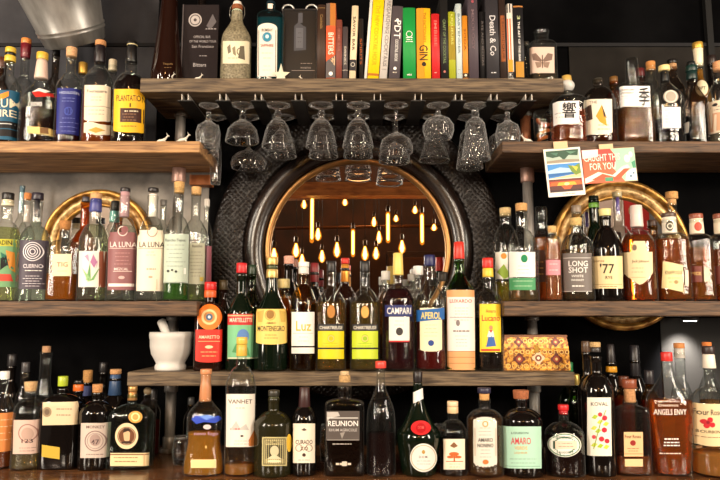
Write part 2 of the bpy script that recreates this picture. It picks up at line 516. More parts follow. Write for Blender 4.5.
# ------------------------------------------------------------------ the setting
wood_dark = textured('weathered_wood', (50, 34, 22), (108, 80, 54), (2.2, 14, 26), 5, .62, .5, dist=.6)
wood_top = textured('grey_brown_wood', (58, 45, 34), (122, 103, 78), (2.0, 14, 26), 5, .65, .5, dist=.6)
wood_tan = textured('tan_wood', (120, 84, 50), (186, 142, 92), (1.8, 14, 26), 5, .6, .5, dist=.5)
counter_m = textured('dark_polished_wood', (56, 35, 22), (132, 88, 54), (2, 12, 12), 6, .2, .12, dist=.5)
wall_m = textured('dark_grey_paint', (8, 8, 9), (15, 15, 16), (1, 1, 1), 5, .7, .1, spec=.0)
wall_m2 = textured('warm_grey_plaster', (100, 95, 90), (150, 143, 134), (1, 1, 1), 9, .6, .2)
room_m = textured('brown_room_plaster', (44, 25, 13), (70, 38, 19), (1, 1, 1), 3, .8, .1)
floor_m = textured('floor_boards', (50, 32, 20), (88, 58, 36), (1, 8, 1), 3, .5, .1)
mb = MB(); mb.box(-4, 4, YW, YW + .12, 0, 4, wall_m); struct(mb, 'wall_back')
mb = MB(); mb.box(-4, 4, -6.6, -6.48, 0, 4, room_m); struct(mb, 'wall_front')
mb = MB(); mb.box(-4, 4, -6.48, YW, -.1, 0, floor_m); struct(mb, 'floor')
mb = MB(); mb.box(-4, 4, -6.48, YW, 4, 4.1, room_m); struct(mb, 'ceiling')
# glossy upper panel of the back wall and grey plaster bay behind the left shelf
zl = zz(46, YW)
mb = MB(); mb.box(-2.2, 2.2, YW - .012, YW, zl - .006, zl + .006, plain((34, 34, 36), .6, 0, .1)); struct(mb, 'trim_1')
mb = MB(); mb.box(-2.2, xx(208, 230, YW), YW - .004, YW, zz(300, YW), zz(170, YW), wall_m2); struct(mb, 'trim_2')
mb = MB(); mb.box(xx(706, 60, YW), xx(712, 60, YW), YW - .02, YW, zz(120, YW), zz(-60, YW), plain((28, 28, 28), .5, 0, .1)); struct(mb, 'trim_3')
slate_m = textured('slate_paint', (52, 52, 56), (72, 72, 76), (1, 1, 1), 6, .6, .1, spec=.03)
mb = MB(); mb.box(-2.2, xx(158, 40, YW), YW - .006, YW, zl + .006, zz(-60, YW), slate_m); struct(mb, 'trim_7')
mb = MB(); mb.box(-2.2, xx(158, 90, YW), YW - .006, YW, zz(165, YW), zl - .006, slate_m); struct(mb, 'trim_8')
mb = MB(); mb.box(xx(570, 90, YW), 2.2, YW - .006, YW, zz(165, YW), zl - .006, textured('brown_grey_paint', (32, 30, 28), (46, 43, 40), (1, 1, 1), 5, .6, .1, spec=.03)); struct(mb, 'trim_9')
# counter
mb = MB(); mb.box(-1.6, 1.6, -.26, YW - .002, Z_CNT - .05, Z_CNT, counter_m, .004)
tag(mb.build('back_bar_counter'), 'dark polished wooden back bar counter under the lowest row of bottles', 'counter')
mb = MB(); mb.box(-1.6, 1.6, -.20, YW - .002, .0, Z_CNT - .05, plain((30, 22, 17), .5)); 
tag(mb.build('counter_base'), 'dark panelled base carrying the back bar counter', 'cabinet')
def shelf(x0, x1, zt, zb, mat, label, name='wooden_shelf', xr=None):
    X0 = x0; X1 = x1
    m = MB()
    n = 26; sd = random.Random(int(zt * 1000) + int(x0 * 100))
    m.box(X0, X1, 0, .252, zb, zt, mat, .003)
    o = m.build(name)
    return tag(o, label, 'shelf', None)
shelf(xx(140, 85, 0), xx(564, 85, 0), Z_TOP, Z_TOPB, wood_top, 'thick grey brown wooden shelf at the top carrying the books')
shelf(-1.6, xx(200, 146, 0), Z_UP, Z_UPB, wood_tan, 'tan wooden shelf at upper left under the rum bottles')
shelf(xx(502, 146, 0), 1.6, Z_UP, Z_UPB, wood_dark, 'brown wooden shelf at upper right with two postcards taped to its edge')
shelf(-1.6, xx(197, 309, 0), Z_MID, Z_MIDB, wood_dark, 'brown wooden shelf at middle left below the gold framed round mirror')
shelf(xx(504, 308, 0), 1.6, Z_MID, Z_MIDB, wood_dark, 'brown wooden shelf at middle right carrying the amber whiskey bottles')
shelf(xx(127, 379, 0), xx(575, 379, 0), Z_LOW, Z_LOWB, wood_top, 'low central wooden shelf carrying the aperitif bottles and the mortar')
# pipes
steel = textured('dull_steel', (112, 108, 104), (160, 155, 150), (6, 6, 1), 12, .45, .1, .35)
copper_m = plain((150, 92, 62), .4, .4, .5, 'copper')
collar_m = plain((176, 142, 130), .4, .5, .5, 'pale_collar')
def pipe(px, py, label, low_w=11):
    Yp = .19; X = xx(px, py, Yp); r = .0155
    o = thing('pipe_post', (X, Yp, Z_CNT), label, 'pipe', 'steel pipe posts holding up the shelves')
    levels = [(Z_CNT, Z_LOWB), (Z_LOW, Z_MIDB), (Z_MID, Z_UPB), (Z_UP, Z_TOPB)]
    for i, (a, b) in enumerate(levels):
        a += .0005; b -= .0005
        m = MB(); m.lathe([(r, a - Z_CNT), (r, b - Z_CNT)], copper_m if (i == 3 and px > 360) else steel, 24); m.build('pipe_section', o)
        if i == 2: fl = [(b - .045, b, r * 1.35, collar_m)]
        elif i == 0: fl = [(a, a + .012, r * 1.8, steel), (a + .012, a + .045, r * 1.3, steel), (b - .035, b, r * 1.3, steel)]
        else: fl = [(b - .012, b, r * 1.4, steel)]
        for (u, v, rr, mt) in fl:
            m = MB(); m.lathe([(rr * .95, u - Z_CNT), (rr, u - Z_CNT + .002), (rr, v - Z_CNT - .002), (rr * .95, v - Z_CNT)], mt, 24); m.build('pipe_collar', o)
    return o
pipe(170, 425, 'left steel pipe post beneath the low shelf end near the white mortar')
pipe(535, 415, 'right steel pipe post behind the patterned gold box')
mb = MB(); mb.box(xx(191, 180, .27), xx(212, 180, .27), .25, YW, zz(186, .27), zz(176, .27), plain((170, 98, 48), .5), .002)
tag(mb.build('wooden_cleat'), 'small orange brown wooden cleat on the wall under the upper left shelf end', 'bracket')

# ------------------------------------------------------------------ round mirrors
def mirror_glass(): 
    return plain((225, 225, 225), .0, 1.0, .5, 'mirror_glass')
def ring_mesh(mb, prof, mat, seg=96, ex=1.0, ez=1.0):
    """prof: (radius, y) swept round the y axis"""
    vs = []; fs = []; n = len(prof)
    for i in range(seg):
        t = 2 * math.pi * i / seg
        for (r, y) in prof: vs.append((r * ex * math.cos(t), y, r * ez * math.sin(t)))
    for i in range(seg):
        j = (i + 1) % seg
        for p in range(n):
            q_ = (p + 1) % n
            fs.append((i * n + p, i * n + q_, j * n + q_, j * n + p))
    mb.add(vs, fs, mat)
def leather():
    key = 'leather'
    if key in MATS: return MATS[key]
    m, nt, out = newmat('embossed_leather'); N = nt.nodes; Lk = nt.links
    tc = N.new('ShaderNodeTexCoord')
    hs = []
    for ang in (45, -45):
        mp = N.new('ShaderNodeMapping'); mp.inputs['Rotation'].default_value = (0, math.radians(ang), 0)
        Lk.new(tc.outputs['Object'], mp.inputs[0])
        w = N.new('ShaderNodeTexWave'); w.inputs['Scale'].default_value = 24; w.inputs['Distortion'].default_value = 3.0; w.inputs['Detail'].default_value = 2; w.inputs['Detail Scale'].default_value = 2
        w.bands_direction = 'X'
        Lk.new(mp.outputs[0], w.inputs[0]); hs.append(w)
    mn = N.new('ShaderNodeMath'); mn.operation = 'MINIMUM'
    Lk.new(hs[0].outputs['Fac'], mn.inputs[0]); Lk.new(hs[1].outputs['Fac'], mn.inputs[1])
    nz = N.new('ShaderNodeTexNoise'); nz.inputs['Scale'].default_value = 30; Lk.new(tc.outputs['Object'], nz.inputs[0])
    ad = N.new('ShaderNodeMath'); ad.operation = 'MULTIPLY_ADD'; ad.inputs[1].default_value = .5
    Lk.new(nz.outputs[0], ad.inputs[0]); Lk.new(mn.outputs[0], ad.inputs[2])
    b = N.new('ShaderNodeBsdfPrincipled'); b.inputs['Base Color'].default_value = lin((19, 12, 9)); b.inputs['Roughness'].default_value = .36
    b.inputs['Specular IOR Level'].default_value = .4
    bp = N.new('ShaderNodeBump'); bp.inputs['Strength'].default_value = .5; bp.inputs['Distance'].default_value = .004
    Lk.new(ad.outputs[0], bp.inputs['Height']); Lk.new(bp.outputs[0], b.inputs['Normal'])
    Lk.new(b.outputs[0], out.inputs[0]); MATS[key] = m
    return m
YM = YW - .03
cx, cz = xx(358, 249, YM), zz(249, YM); km = kk(249, YM)
o = thing('round_mirror', (cx, YW - .001, cz), 'large round mirror in a dark embossed leather frame behind the hanging glasses', 'mirror')
mb = MB(); ring_mesh(mb, [(88 * km, -.002), (88 * km, -.03), (92 * km, -.034), (93 * km, -.03), (93 * km, -.002)], plain((150, 108, 62), .3, .7, .5, 'copper_rim')); mb.build('inner_rim', o)
mb = MB(); ring_mesh(mb, [(93.2 * km + .000, -.002), (93.4 * km, -.02), (95 * km, -.030), (99 * km, -.039), (105 * km, -.043), (111 * km, -.038), (114 * km, -.030), (114 * km, -.002)], textured('smooth_dark_leather', (20, 13, 11), (34, 23, 19), (1, 1, 1), 20, .24, .2, spec=.6)); mb.build('padded_roll', o)
mb = MB(); ring_mesh(mb, [(114.3 * km, -.002), (114.3 * km, -.022), (118 * km, -.03), (130 * km, -.026), (143 * km, -.022), (147 * km, -.016), (149 * km, -.002)], leather()); mb.build('embossed_band', o)
mb = MB(); vs = [(0, -.018, 0)] + [(88.4 * km * math.cos(2 * math.pi * i / 96), -.018, 88.4 * km * math.sin(2 * math.pi * i / 96)) for i in range(96)]
mb.add(vs + [(v[0], -.004, v[2]) for v in vs], [(0, 1 + i, 1 + (i + 1) % 96) for i in range(96)] + [(97, 98 + (i + 1) % 96, 98 + i) for i in range(96)] + [(1 + i, 98 + i, 98 + (i + 1) % 96, 1 + (i + 1) % 96) for i in range(96)], mirror_glass(), False); mb.build('mirror_glass', o)
def gold_mirror(px, py, rpx, fw, label, ex=1.0, orn=True):
    Y_ = YW - .02; k = kk(py, Y_); X, Z = xx(px, py, Y_), zz(py, Y_)
    o = thing('round_mirror', (X, YW - .0045, Z), label, 'mirror')
    gm = textured('old_gold_leaf', (120, 78, 30), (214, 164, 84), (1, 1, 1), 30, .35, .5, .6)
    R_ = rpx * k; w = fw * k
    mb = MB(); ring_mesh(mb, [(R_ - w * .35, -.001), (R_ - w * .35, -.026), (R_ - w * .15, -.034), (R_, -.026), (R_, -.001)], gm, 72, ex); mb.build('outer_moulding', o)
    mb = MB(); ring_mesh(mb, [(R_ - w * .8, -.001), (R_ - w * .8, -.014), (R_ - w * .6, -.022), (R_ - w * .36, -.02), (R_ - w * .36, -.001)], textured('worn_gold', (150, 110, 60), (232, 200, 140), (1, 1, 1), 60, .4, .6, .4), 72, ex); mb.build('ornate_band', o)
    mb = MB(); ring_mesh(mb, [(R_ - w, -.001), (R_ - w, -.018), (R_ - w * .9, -.024), (R_ - w * .81, -.016), (R_ - w * .81, -.001)], gm, 72, ex); mb.build('inner_moulding', o)
    r = R_ - w * .98
    mb = MB(); vs = [(0, -.010, 0)] + [(ex * r * math.cos(2 * math.pi * i / 72), -.010, r * math.sin(2 * math.pi * i / 72)) for i in range(72)]
    mb.add(vs + [(v[0], -.001, v[2]) for v in vs], [(0, 1 + i, 1 + (i + 1) % 72) for i in range(72)] + [(73, 74 + (i + 1) % 72, 74 + i) for i in range(72)] + [(1 + i, 74 + i, 74 + (i + 1) % 72, 1 + (i + 1) % 72) for i in range(72)], mirror_glass(), False); mb.build('mirror_glass', o)
gold_mirror(98, 245, 56, 17, 'smaller round mirror in an ornate gold frame behind the tequila bottles at left')
gold_mirror(620, 254, 76, 20, 'larger round mirror in a thick gold frame behind the whiskey bottles at right', .92)
# ------------------------------------------------------------------ the room the mirrors look back into
mb = MB(); mb.box(-3.98, -2.0, -6.48, -6.44, .2, 3.6, plain((205, 195, 182), .7)); struct(mb, 'trim_4')
mb = MB(); mb.box(2.1, 3.98, -6.48, -6.44, .2, 3.6, plain((160, 146, 136), .7)); struct(mb, 'trim_5')
mb = MB(); mb.box(3.62, 3.95, -6.43, -6.40, 2.2, 3.15, plain((150, 22, 18), .8)); 
tag(mb.build('wall_banner'), 'red cloth banner seen in the right hand gold mirror', 'banner')
Yv = 3.6; Yr = 2 * (YW - .019) - Yv
mb = MB(); mb.box(xx(250, 190, Yv), xx(470, 190, Yv), Yr - .08, Yr + .08, zz(197, Yv), zz(184, Yv), textured('orange_beam', (150, 80, 34), (206, 122, 58), (2, 10, 10), 4, .5, .2)); struct(mb, 'trim_6')
for (yr_, x0_, x1_, z0_, z1_, lab_) in ((-5.2, -1.6, 1.7, 2.46, 2.50, 'thin dark ceiling rail crossing the room, seen in the round mirror'), (-4.4, -1.2, 1.5, 2.66, 2.69, 'brown pipe rail across the room, seen in the round mirror')):
    mb = MB(); mb.tube([(x0_ * 1.5, yr_, z0_), (x1_ * 1.5, yr_ + .3, z1_)], .018, plain((110, 64, 30), .4, .5), 10)
    tag(mb.build('ceiling_rail'), lab_, 'rail')
for (xa, xb, za_, zb_2, lab_) in ((-1.5, -.55, .05, 2.15, 'tall dark wooden cabinet across the room at left in the round mirror'), (.35, 1.4, .05, 2.3, 'tall dark wooden cabinet across the room at right in the round mirror')):
    cb = thing('tall_cabinet', ((xa + xb) / 2, -6.2, 0), lab_, 'cabinet'); cw_ = (xb - xa) / 2
    mb = MB(); mb.box(-cw_, cw_, -.25, .2, .0, zb_2, plain((52, 28, 14), .5), .01); mb.build('body', cb)
    for s_ in (-1, 1):
        mb = MB(); mb.box(min(s_ * .01, s_ * (cw_ - .03)), max(s_ * .01, s_ * (cw_ - .03)), .201, .215, .1, zb_2 - .08, plain((76, 40, 20), .45), .004); mb.build('door', cb)
bulb_m = emit((255, 214, 140), 30, 'warm_bulb')
tube_m = emit((255, 214, 140), 26, 'warm_filament_tube')
amber_m, nt_, out_ = newmat('glowing_amber_glass')
e_ = nt_.nodes.new('ShaderNodeEmission'); e_.inputs[0].default_value = lin((255, 150, 40)); e_.inputs[1].default_value = 1.6
t_ = nt_.nodes.new('ShaderNodeBsdfTransparent'); t_.inputs[0].default_value = lin((255, 214, 150))
x_ = nt_.nodes.new('ShaderNodeMixShader'); x_.inputs[0].default_value = .5
nt_.links.new(t_.outputs[0], x_.inputs[1]); nt_.links.new(e_.outputs[0], x_.inputs[2]); nt_.links.new(x_.outputs[0], out_.inputs[0])
socket_m = plain((60, 40, 20), .4, .7)
cord_m = plain((14, 12, 11), .7)
def pendant(px, y0, y1, Yv_, kind):
    """a lamp whose mirror image sits at px, y0..y1"""
    Yr_ = 2 * (YW - .019) - Yv_; k = kk((y0 + y1) / 2, Yv_); X = xx(px, (y0 + y1) / 2, Yv_); za, zb = zz(y0, Yv_), zz(y1, Yv_)
    o = thing('pendant_lamp', (X, Yr_, zb), 'glowing %s pendant lamp hanging in the room, seen in the large round mirror' % ('tube' if kind == 't' else 'teardrop'), 'lamp', 'glowing pendant lamps of the %s kind reflected in the round mirror' % ('tube' if kind == 't' else 'teardrop'))
    h = za - zb; mb = MB()
    if kind == 't': prof = [(.008, 0), (.019, .012), (.02, h * .5), (.02, h * .95), (.012, h)]
    else: prof = [(.004, 0), (.026, h * .12), (.037, h * .36), (.03, h * .62), (.016, h * .9), (.013, h)]
    mb.lathe(prof, amber_m, 16); 
    m2 = MB(); m2.lathe([(r * .55, h * .08 + z * .86) for r, z in prof], tube_m if kind == 't' else bulb_m, 12); m2.build('filament', o)
    mb.build('bulb', o)
    mb = MB(); mb.lathe([(.016, h), (.018, h + .01), (.018, h + .05), (.008, h + .06)], socket_m, 14); mb.build('socket', o)
    mb = MB(); mb.tube([(0, 0, h + .06), (0, 0, 3.99 - zb)], .003, cord_m, 6); mb.build('cord', o)
for d in [(312, 195, 243, 3.9, 't'), (388, 212, 243, 3.7, 't'), (422, 213, 245, 3.8, 't'), (353, 229, 257, 4.1, 't'), (318, 228, 241, 4.3, 'b'),
          (274, 248, 262, 3.6, 'b'), (296, 243, 258, 3.7, 'b'), (302, 254, 267, 4.4, 'b'), (322, 250, 263, 4.6, 'b'), (337, 242, 258, 3.9, 'b'),
          (365, 246, 261, 4.0, 'b'), (379, 231, 244, 4.8, 'b'), (376, 247, 260, 4.2, 'b'), (402, 240, 254, 4.2, 'b'), (374, 217, 227, 5.2, 'b'),
          (304, 200, 209, 5.0, 'b'), (345, 198, 206, 5.2, 'b'), (415, 206, 214, 5.0, 'b'), (396, 215, 222, 5.4, 'b'), (434, 224, 231, 4.9, 'b')]:
    pendant(*d)
lp = thing('added_shelf_lamp', (xx(690, 320, .22), .22, Z_MIDB), 'added small round lamp under the middle right shelf, brightening the wall', 'lamp')  # added lamp, makes the bright patch on the wall
mb = MB(); mb.lathe([(.022, -.012), (.026, -.010), (.026, -.0005)], plain((60, 60, 60), .4, .5), 24); mb.build('housing', lp)
mb = MB(); mb.lathe([(.018, -.0145), (.018, -.0125)], emit((255, 244, 226), 14), 20); mb.build('lens', lp)
l_ = bpy.data.lights.new('added_shelf_lamp_light', 'SPOT'); l_.energy = 34; l_.color = (1, .93, .84); l_.spot_size = math.radians(75); l_.spot_blend = .8; l_.shadow_soft_size = .02
o_ = bpy.data.objects.new('added_shelf_lamp_light', l_); COL.objects.link(o_); o_.location = (xx(690, 320, .22), .22, Z_MIDB - .02); o_.rotation_euler = (math.radians(30), 0, 0)
mb = MB(); mb.box(xx(664, 400, YW), xx(760, 400, YW), YW - .004, YW, zz(440, YW), zz(318, YW), plain((40, 39, 38), .5, 0, .08)); struct(mb, 'trim_10')  # paler panel added so the spot's glow shows on the wall
def area(name, loc, target, sx, sy, power, col):
    l = bpy.data.lights.new(name, 'AREA'); l.shape = 'RECTANGLE'; l.size = sx; l.size_y = sy; l.energy = power; l.color = lin(col)[:3]
    o = bpy.data.objects.new(name, l); COL.objects.link(o); o.location = loc
    d = Vector(target) - Vector(loc); o.rotation_euler = d.to_track_quat('-Z', 'Y').to_euler()
area('studio_lamp', (-2.3, -1.7, 2.0), (-.1, .1, 1.6), .35, 1.5, 63, (255, 240, 220))
area('studio_lamp', (2.3, -1.7, 2.0), (.1, .1, 1.6), .35, 1.5, 57, (255, 240, 220))
area('window_light', (-1.75, -4.6, 2.6), (0, .1, 1.5), .7, .7, 110, (255, 236, 210))
area('window_light', (1.75, -4.6, 2.6), (0, .1, 1.5), .7, .7, 110, (255, 236, 210))
l_ = bpy.data.lights.new('added_room_fill', 'POINT'); l_.energy = 80; l_.color = lin((255, 190, 120))[:3]; l_.shadow_soft_size = .15  # added light without a fixture, warms the room seen in the mirror
o_ = bpy.data.objects.new('added_room_fill', l_); COL.objects.link(o_); o_.location = (0, -4.9, 3.7)
for sx in (-1, 1):
    l_ = bpy.data.lights.new('added_room_fill', 'POINT'); l_.energy = 130; l_.color = lin((255, 226, 200))[:3]; l_.shadow_soft_size = .15  # added pair brightening the far wall for the side mirrors
    o_ = bpy.data.objects.new('added_room_fill', l_); COL.objects.link(o_); o_.location = (sx * 3.2, -5.2, 3.7)
w = bpy.data.worlds.new('dim_room'); SC.world = w; w.use_nodes = True
w.node_tree.nodes['Background'].inputs[0].default_value = lin((200, 180, 160)); w.node_tree.nodes['Background'].inputs[1].default_value = .22
vs_ = SC.view_settings; vs_.view_transform = 'Standard'; vs_.look = 'None'; vs_.gamma = 1; vs_.use_curve_mapping = False; vs_.exposure = 0.0
SC.cycles.max_bounces = 24; SC.cycles.transmission_bounces = 16; SC.cycles.transparent_max_bounces = 32; SC.cycles.glossy_bounces = 6; SC.cycles.diffuse_bounces = 3
SC.cycles.sample_clamp_indirect = 6; SC.cycles.use_denoising = True
# ------------------------------------------------------------------ bottles
DKRED = (40, 8, 8); AMB = (205, 110, 28); DAMB = (90, 38, 12); GRN = (40, 90, 40)
INK = (45, 38, 36); GR1 = 'bottles on the upper left shelf'; GR2 = 'bottles on the upper right shelf'
GR3 = 'bottles on the middle left shelf'; GR4 = 'bottles on the middle right shelf'; GR5 = 'bottles on the low central shelf'; GR6 = 'bottles on the back bar counter'
YF, YB, YB2 = .055, .150, .21
# ---- upper left shelf
def BL1(*a, **k): return bottle(*a, group=GR1, **k)
BL1('clear rum bottle with blue and orange label and yellow striped cap at far left', 'up', YF, 6, 26, 62, 92, 76, 9, 'clear', ((70, 30, 14), 128), [('cap', 48, 53, 10, 10, (215, 180, 60)), ('ring', 53.2, 56, 9.5, 9.5, BLACK), ('cap', 56.2, 62, 10.5, 10.5, (225, 190, 70))],
    [L(-6, 90, 18.3, 137, (20, 88, 120), P((235, 140, 40), (-6, 96), (8, 91), (8, 96), (-2, 101)), T('RUM', 5, 103, 23, 9, CREAM), T('FIRE', 4, 113, 18, 7, CREAM), R(-6, 121, 18, 128, (20, 18, 20)), R(-6, 123, 12, 124, (200, 200, 200)), R(-6, 129, 18, 136, (24, 20, 22)), shape='smile')], q=.6)
BL1('clear flask of dark rum with red fan emblem and pale neck sleeve', 'up', YF, 38, 36, 57, 108, 78, 11, 'clear', ((52, 22, 16), 111), [('sleeve', 60, 79, 10, 13, (226, 196, 180)), ('cap', 53, 60, 11, 11, (222, 176, 60))],
    [L(22, 84, 56, 106, None, P((236, 232, 226), (31, 92), (38, 88), (49, 91), (45, 93)), P(RED, (31, 92), (35, 97), (52, 96), (54, 93), (45, 93), (38, 91)), T('novo', 36, 104, 11, 4.5, WHITE), name='printed_emblem'), L(27, 127, 50, 134, (225, 196, 120), R(40, 127.5, 49.5, 133.5, (120, 84, 44)), tilt=.09)],
    pts=[(142, 16.5), (136, 18), (120, 17.5), (108, 17.6), (98, 15.8), (90, 11), (84, 7), (79, 5.6), (66, 5.2), (57, 5)], dep=.75, n=2.4)
BL1('dark rum bottle with a deep blue label and plain cork', 'up', YF, 68, 25, 56, 88, 74, 9, 'clear', ((70, 18, 14), 92, .5), [('cork', 48, 57, 10.5, 10, (225, 176, 128))],
    [L(56.5, 88, 79, 134, (24, 34, 120), T('HOULDER', 68, 92.5, 18, 2.6, (180, 190, 220)), LN(2, 61, 75, 98, 101, (120, 130, 190), .5), O(68, 111, 3.5, 4.2, (70, 84, 170)), T('01', 68, 111, 6, 8, (60, 76, 165)), LN(4, 59, 77, 118, 131, (110, 120, 190), .5))], q=.5)
BL1('rum bottle with a cream split label and black neck sleeve', 'up', YF, 97, 29, 52, 84, 68, 10, 'clear', ((190, 90, 20), 90), [('sleeve', 46, 63, 10, 11, (28, 20, 24)), ('cork', 41, 46, 10.5, 10.5, (214, 150, 96))],
    [L(84, 85, 108, 119, (240, 226, 200), T('Foursquare', 96, 91.5, 19, 4, INK), LN(2, 88, 104, 97, 100, (150, 120, 100), .5), R(84, 106, 108, 106.5, (150, 130, 110)), LN(2, 88, 104, 110, 114, (150, 120, 100), .5), shape='smile'), L(84, 123, 108, 134, (240, 222, 190), P((200, 160, 70), (88, 130), (96, 127), (105, 130), (96, 133)), name='lower_label', shape='wave')], q=.6)
BL1('dark rum bottle with a bright yellow label and black cap', 'up', YF, 129, 32, 60, 89, 74, 11, 'clear', ((30, 8, 8), 78, .5), [('cap', 42, 47, 10, 10, BLACK), ('ring', 45, 46, 10.4, 10.4, (220, 205, 150)), ('sleeve', 47, 63, 9, 11, (22, 20, 20))],
    [L(113.5, 89, 144.5, 130, (246, 190, 34), T('PLANTATION', 129.5, 98, 27, 6, (80, 50, 20)), T('I', 130, 105, 1.4, 4, (80, 50, 20)), P((70, 40, 32), (120, 108), (142, 108), (142, 122), (120, 122)), LN(1, 122, 140, 111, 111, CREAM, 1.2), LN(3, 122, 136, 114, 120, (160, 120, 90), .6), LN(1, 118, 140, 126, 126, (120, 80, 20), .7), shape='smile')], q=.75)
BL1('maroon sleeved bottle behind the blue and orange labelled rum', 'up', YB, 21, 24, 52, 92, 78, 8.5, 'clear', None, [('sleeve', 44, 58, 10, 9, (110, 22, 34)), ('cap', 39, 44.5, 9.5, 9.5, (226, 140, 70))], [], q=.5)
BL1('dark capped bottle neck between red fan flask and blue labelled rum', 'up', YB, 52, 20, 55, 92, 78, 7, 'smoke', None, [('cap', 50, 56, 7.5, 7.5, (30, 30, 30))], [])
BL1('gold capped bottle behind the blue labelled and cream labelled rums', 'up', YB, 80, 18, 70, 96, 84, 7.5, 'clear', ((160, 90, 30), 104), [('foil', 63, 74, 8.5, 8.5, (205, 160, 70))], [])
BL1('pale capped bottle behind the cream labelled and yellow labelled rums', 'up', YB, 110, 18, 66, 92, 80, 8, 'clear', ((170, 110, 40), 100), [('cap', 60, 71, 8, 8.5, (222, 210, 182))], [])
BL1('brown stoppered bottle peeking in at the left frame edge', 'up', YB, -2, 18, 62, 96, 82, 8, 'brown', None, [('cap', 58, 68, 9, 9, (80, 40, 24))], [])
# ---- upper right shelf
def BR1(*a, **k): return bottle(*a, group=GR2, **k)
BR1('faceted decanter of amber whisky with black calligraphy on white label', 'up', YF, 568.5, 33, 92, 103, 96, 11, 'clear', ((214, 104, 34), 113, .22), [('ball', 80, 92, 15, 15, (206, 206, 202)), ('cap', 76, 81.5, 9, 10, (196, 160, 80))],
    [L(552.5, 101, 579.5, 124, (246, 244, 240), T('響', 569.5, 110, 14, 16, BLACK), LN(2, 556, 566, 113, 117, (120, 110, 110), .5), tilt=-.03)], q=.8, n=3)
BR1('round shouldered whisky bottle with gilt bird on cream label', 'up', YF, 600, 33, 80, 104, 88, 9.5, 'smoke', ((210, 100, 34), 132, .22), [('cap', 79, 84, 9, 9.5, (80, 80, 70))],
    [L(586, 99, 612.5, 132, (244, 234, 214), P((70, 50, 40), (587, 106), (592, 104), (593, 119), (588, 120)), P((222, 160, 50), (596, 116), (602, 105), (605, 112), (607, 126), (600, 122)), P((60, 48, 40), (602, 104), (607, 118), (604, 117)), T('THE', 594, 102, 7, 2.6, (120, 100, 80)), LN(2, 597, 610, 125, 129, (200, 150, 70), .7), shape='smile')], q=.85)
BR1('square whisky bottle with large white label and one black character', 'up', YF, 634.5, 33, 84, 88, 84, 13, 'clear', ((190, 120, 30), 108, .2), [('glass', 59, 84, 11.5, 13.5, (230, 230, 230))],
    [L(620, 86, 650.5, 106.5, (248, 247, 244), T('季', 644.5, 96.5, 11, 18, BLACK), T('SUNTORY', 628.5, 89.8, 14, 2, INK), T('WHISKY', 628, 92.8, 13, 2, INK), LN(2, 622, 633, 96, 98, (140, 130, 130), .4)), L(627, 118, 643, 130, None, T('—', 636, 119, 12, .8, (150, 96, 30)), LN(1, 628, 642, 123, 123, (150, 96, 30), .8), name='gilt_print')], q=.9, n=5, dep=.8)
BR1('round bodied bottle with circular medallion and small white square label', 'up', YF, 667.5, 32, 76, 105, 84, 9, 'clear', ((22, 16, 18), 121, .55), [('cap', 66, 71, 11, 11, (240, 216, 150)), ('sleeve', 71.2, 82, 7, 8, (24, 24, 26))],
    [L(664, 90, 679, 103, (176, 166, 150), O(671.5, 96.5, 5.2, 6.2, (225, 220, 210)), shape='oval', name='medallion'), L(662.5, 107, 681, 128, (240, 240, 242), LN(5, 665, 679, 110, 122, (150, 150, 165), .5))],
    pts=[(141, 16), (134, 16.5), (116, 16.8), (104, 17), (95, 15), (88, 9), (83, 5), (78, 4.2), (70, 4)], dep=.8)
BR1('dark faceted bottle with a ribbed green black stopper', 'up', YF, 695, 23, 80, 106, 86, 9, 'smoke', ((26, 18, 16), 118, .6), [('cap', 62, 66, 8, 9, (20, 24, 24)), ('cap', 66.2, 72, 11, 11, (18, 50, 46)), ('cap', 72.2, 80, 10, 10.5, (18, 44, 42))], [L(684, 122, 690, 132, (214, 210, 204), tilt=-.3)], q=.3, n=3)
BR1('cork topped bottle with cream pink label at far right edge of upper shelf', 'up', YF, 722, 26, 70, 100, 84, 10, 'clear', ((200, 190, 170), 112, .3), [('cork', 62, 71, 9.5, 9, (236, 170, 120))],
    [L(711, 100, 731, 132, (232, 214, 190), R(714, 112, 731, 130, (214, 164, 130)), D(717, 104, 1.6, 1.6, INK), LN(2, 713, 722, 106, 109, INK, .6))])
BR1('tall white sleeved bottle with gold neck and oval paper tag', 'up', YB, 703, 20, 64, 98, 80, 8, 'clear', ((214, 150, 50), 70, .4), [('sleeve', 49, 66, 9.5, 8, (240, 226, 196)), ('foil', 43, 49, 10, 10, (226, 180, 80))],
    [L(697, 80, 709, 96, (238, 224, 190), T('APT', 703, 88, 7, 3.4, INK), shape='oval', name='paper_tag')])
BR1('maroon capped bottle between the square whisky and the medallion bottle', 'up', .22, 643, 16, 76, 100, 84, 8, 'brown', None, [('cap', 69, 77, 9, 9, (92, 26, 30))], [])
BR1('bright cork topped clear bottle behind the medallion bottle', 'up', YB, 654, 20, 66, 96, 80, 8.5, 'clear', ((150, 100, 40), 110), [('cork', 62, 70, 9, 9, (224, 150, 80))], [])
BR1('black capped bottle with tan cork behind and right of medallion bottle', 'up', YB, 676, 24, 68, 96, 78, 9, 'smoke', ((50, 36, 30), 100), [('cork', 64, 70, 8, 8, (196, 150, 104)), ('cap', 60, 64, 9.5, 9.5, BLACK)], [])
BR1('honey amber bottle squeezed behind bird label and square whisky bottles', 'up', YB, 616, 18, 82, 100, 90, 8, 'amber', ((200, 124, 24), 92, .5), [('cap', 77, 84, 8, 8, (120, 84, 40))], [])
BR1('dark bottle at the back corner near the far right frame edge', 'up', YB2, 716, 20, 64, 94, 80, 8, 'black', None, [('cap', 56, 65, 9, 9, (40, 30, 28))], [])
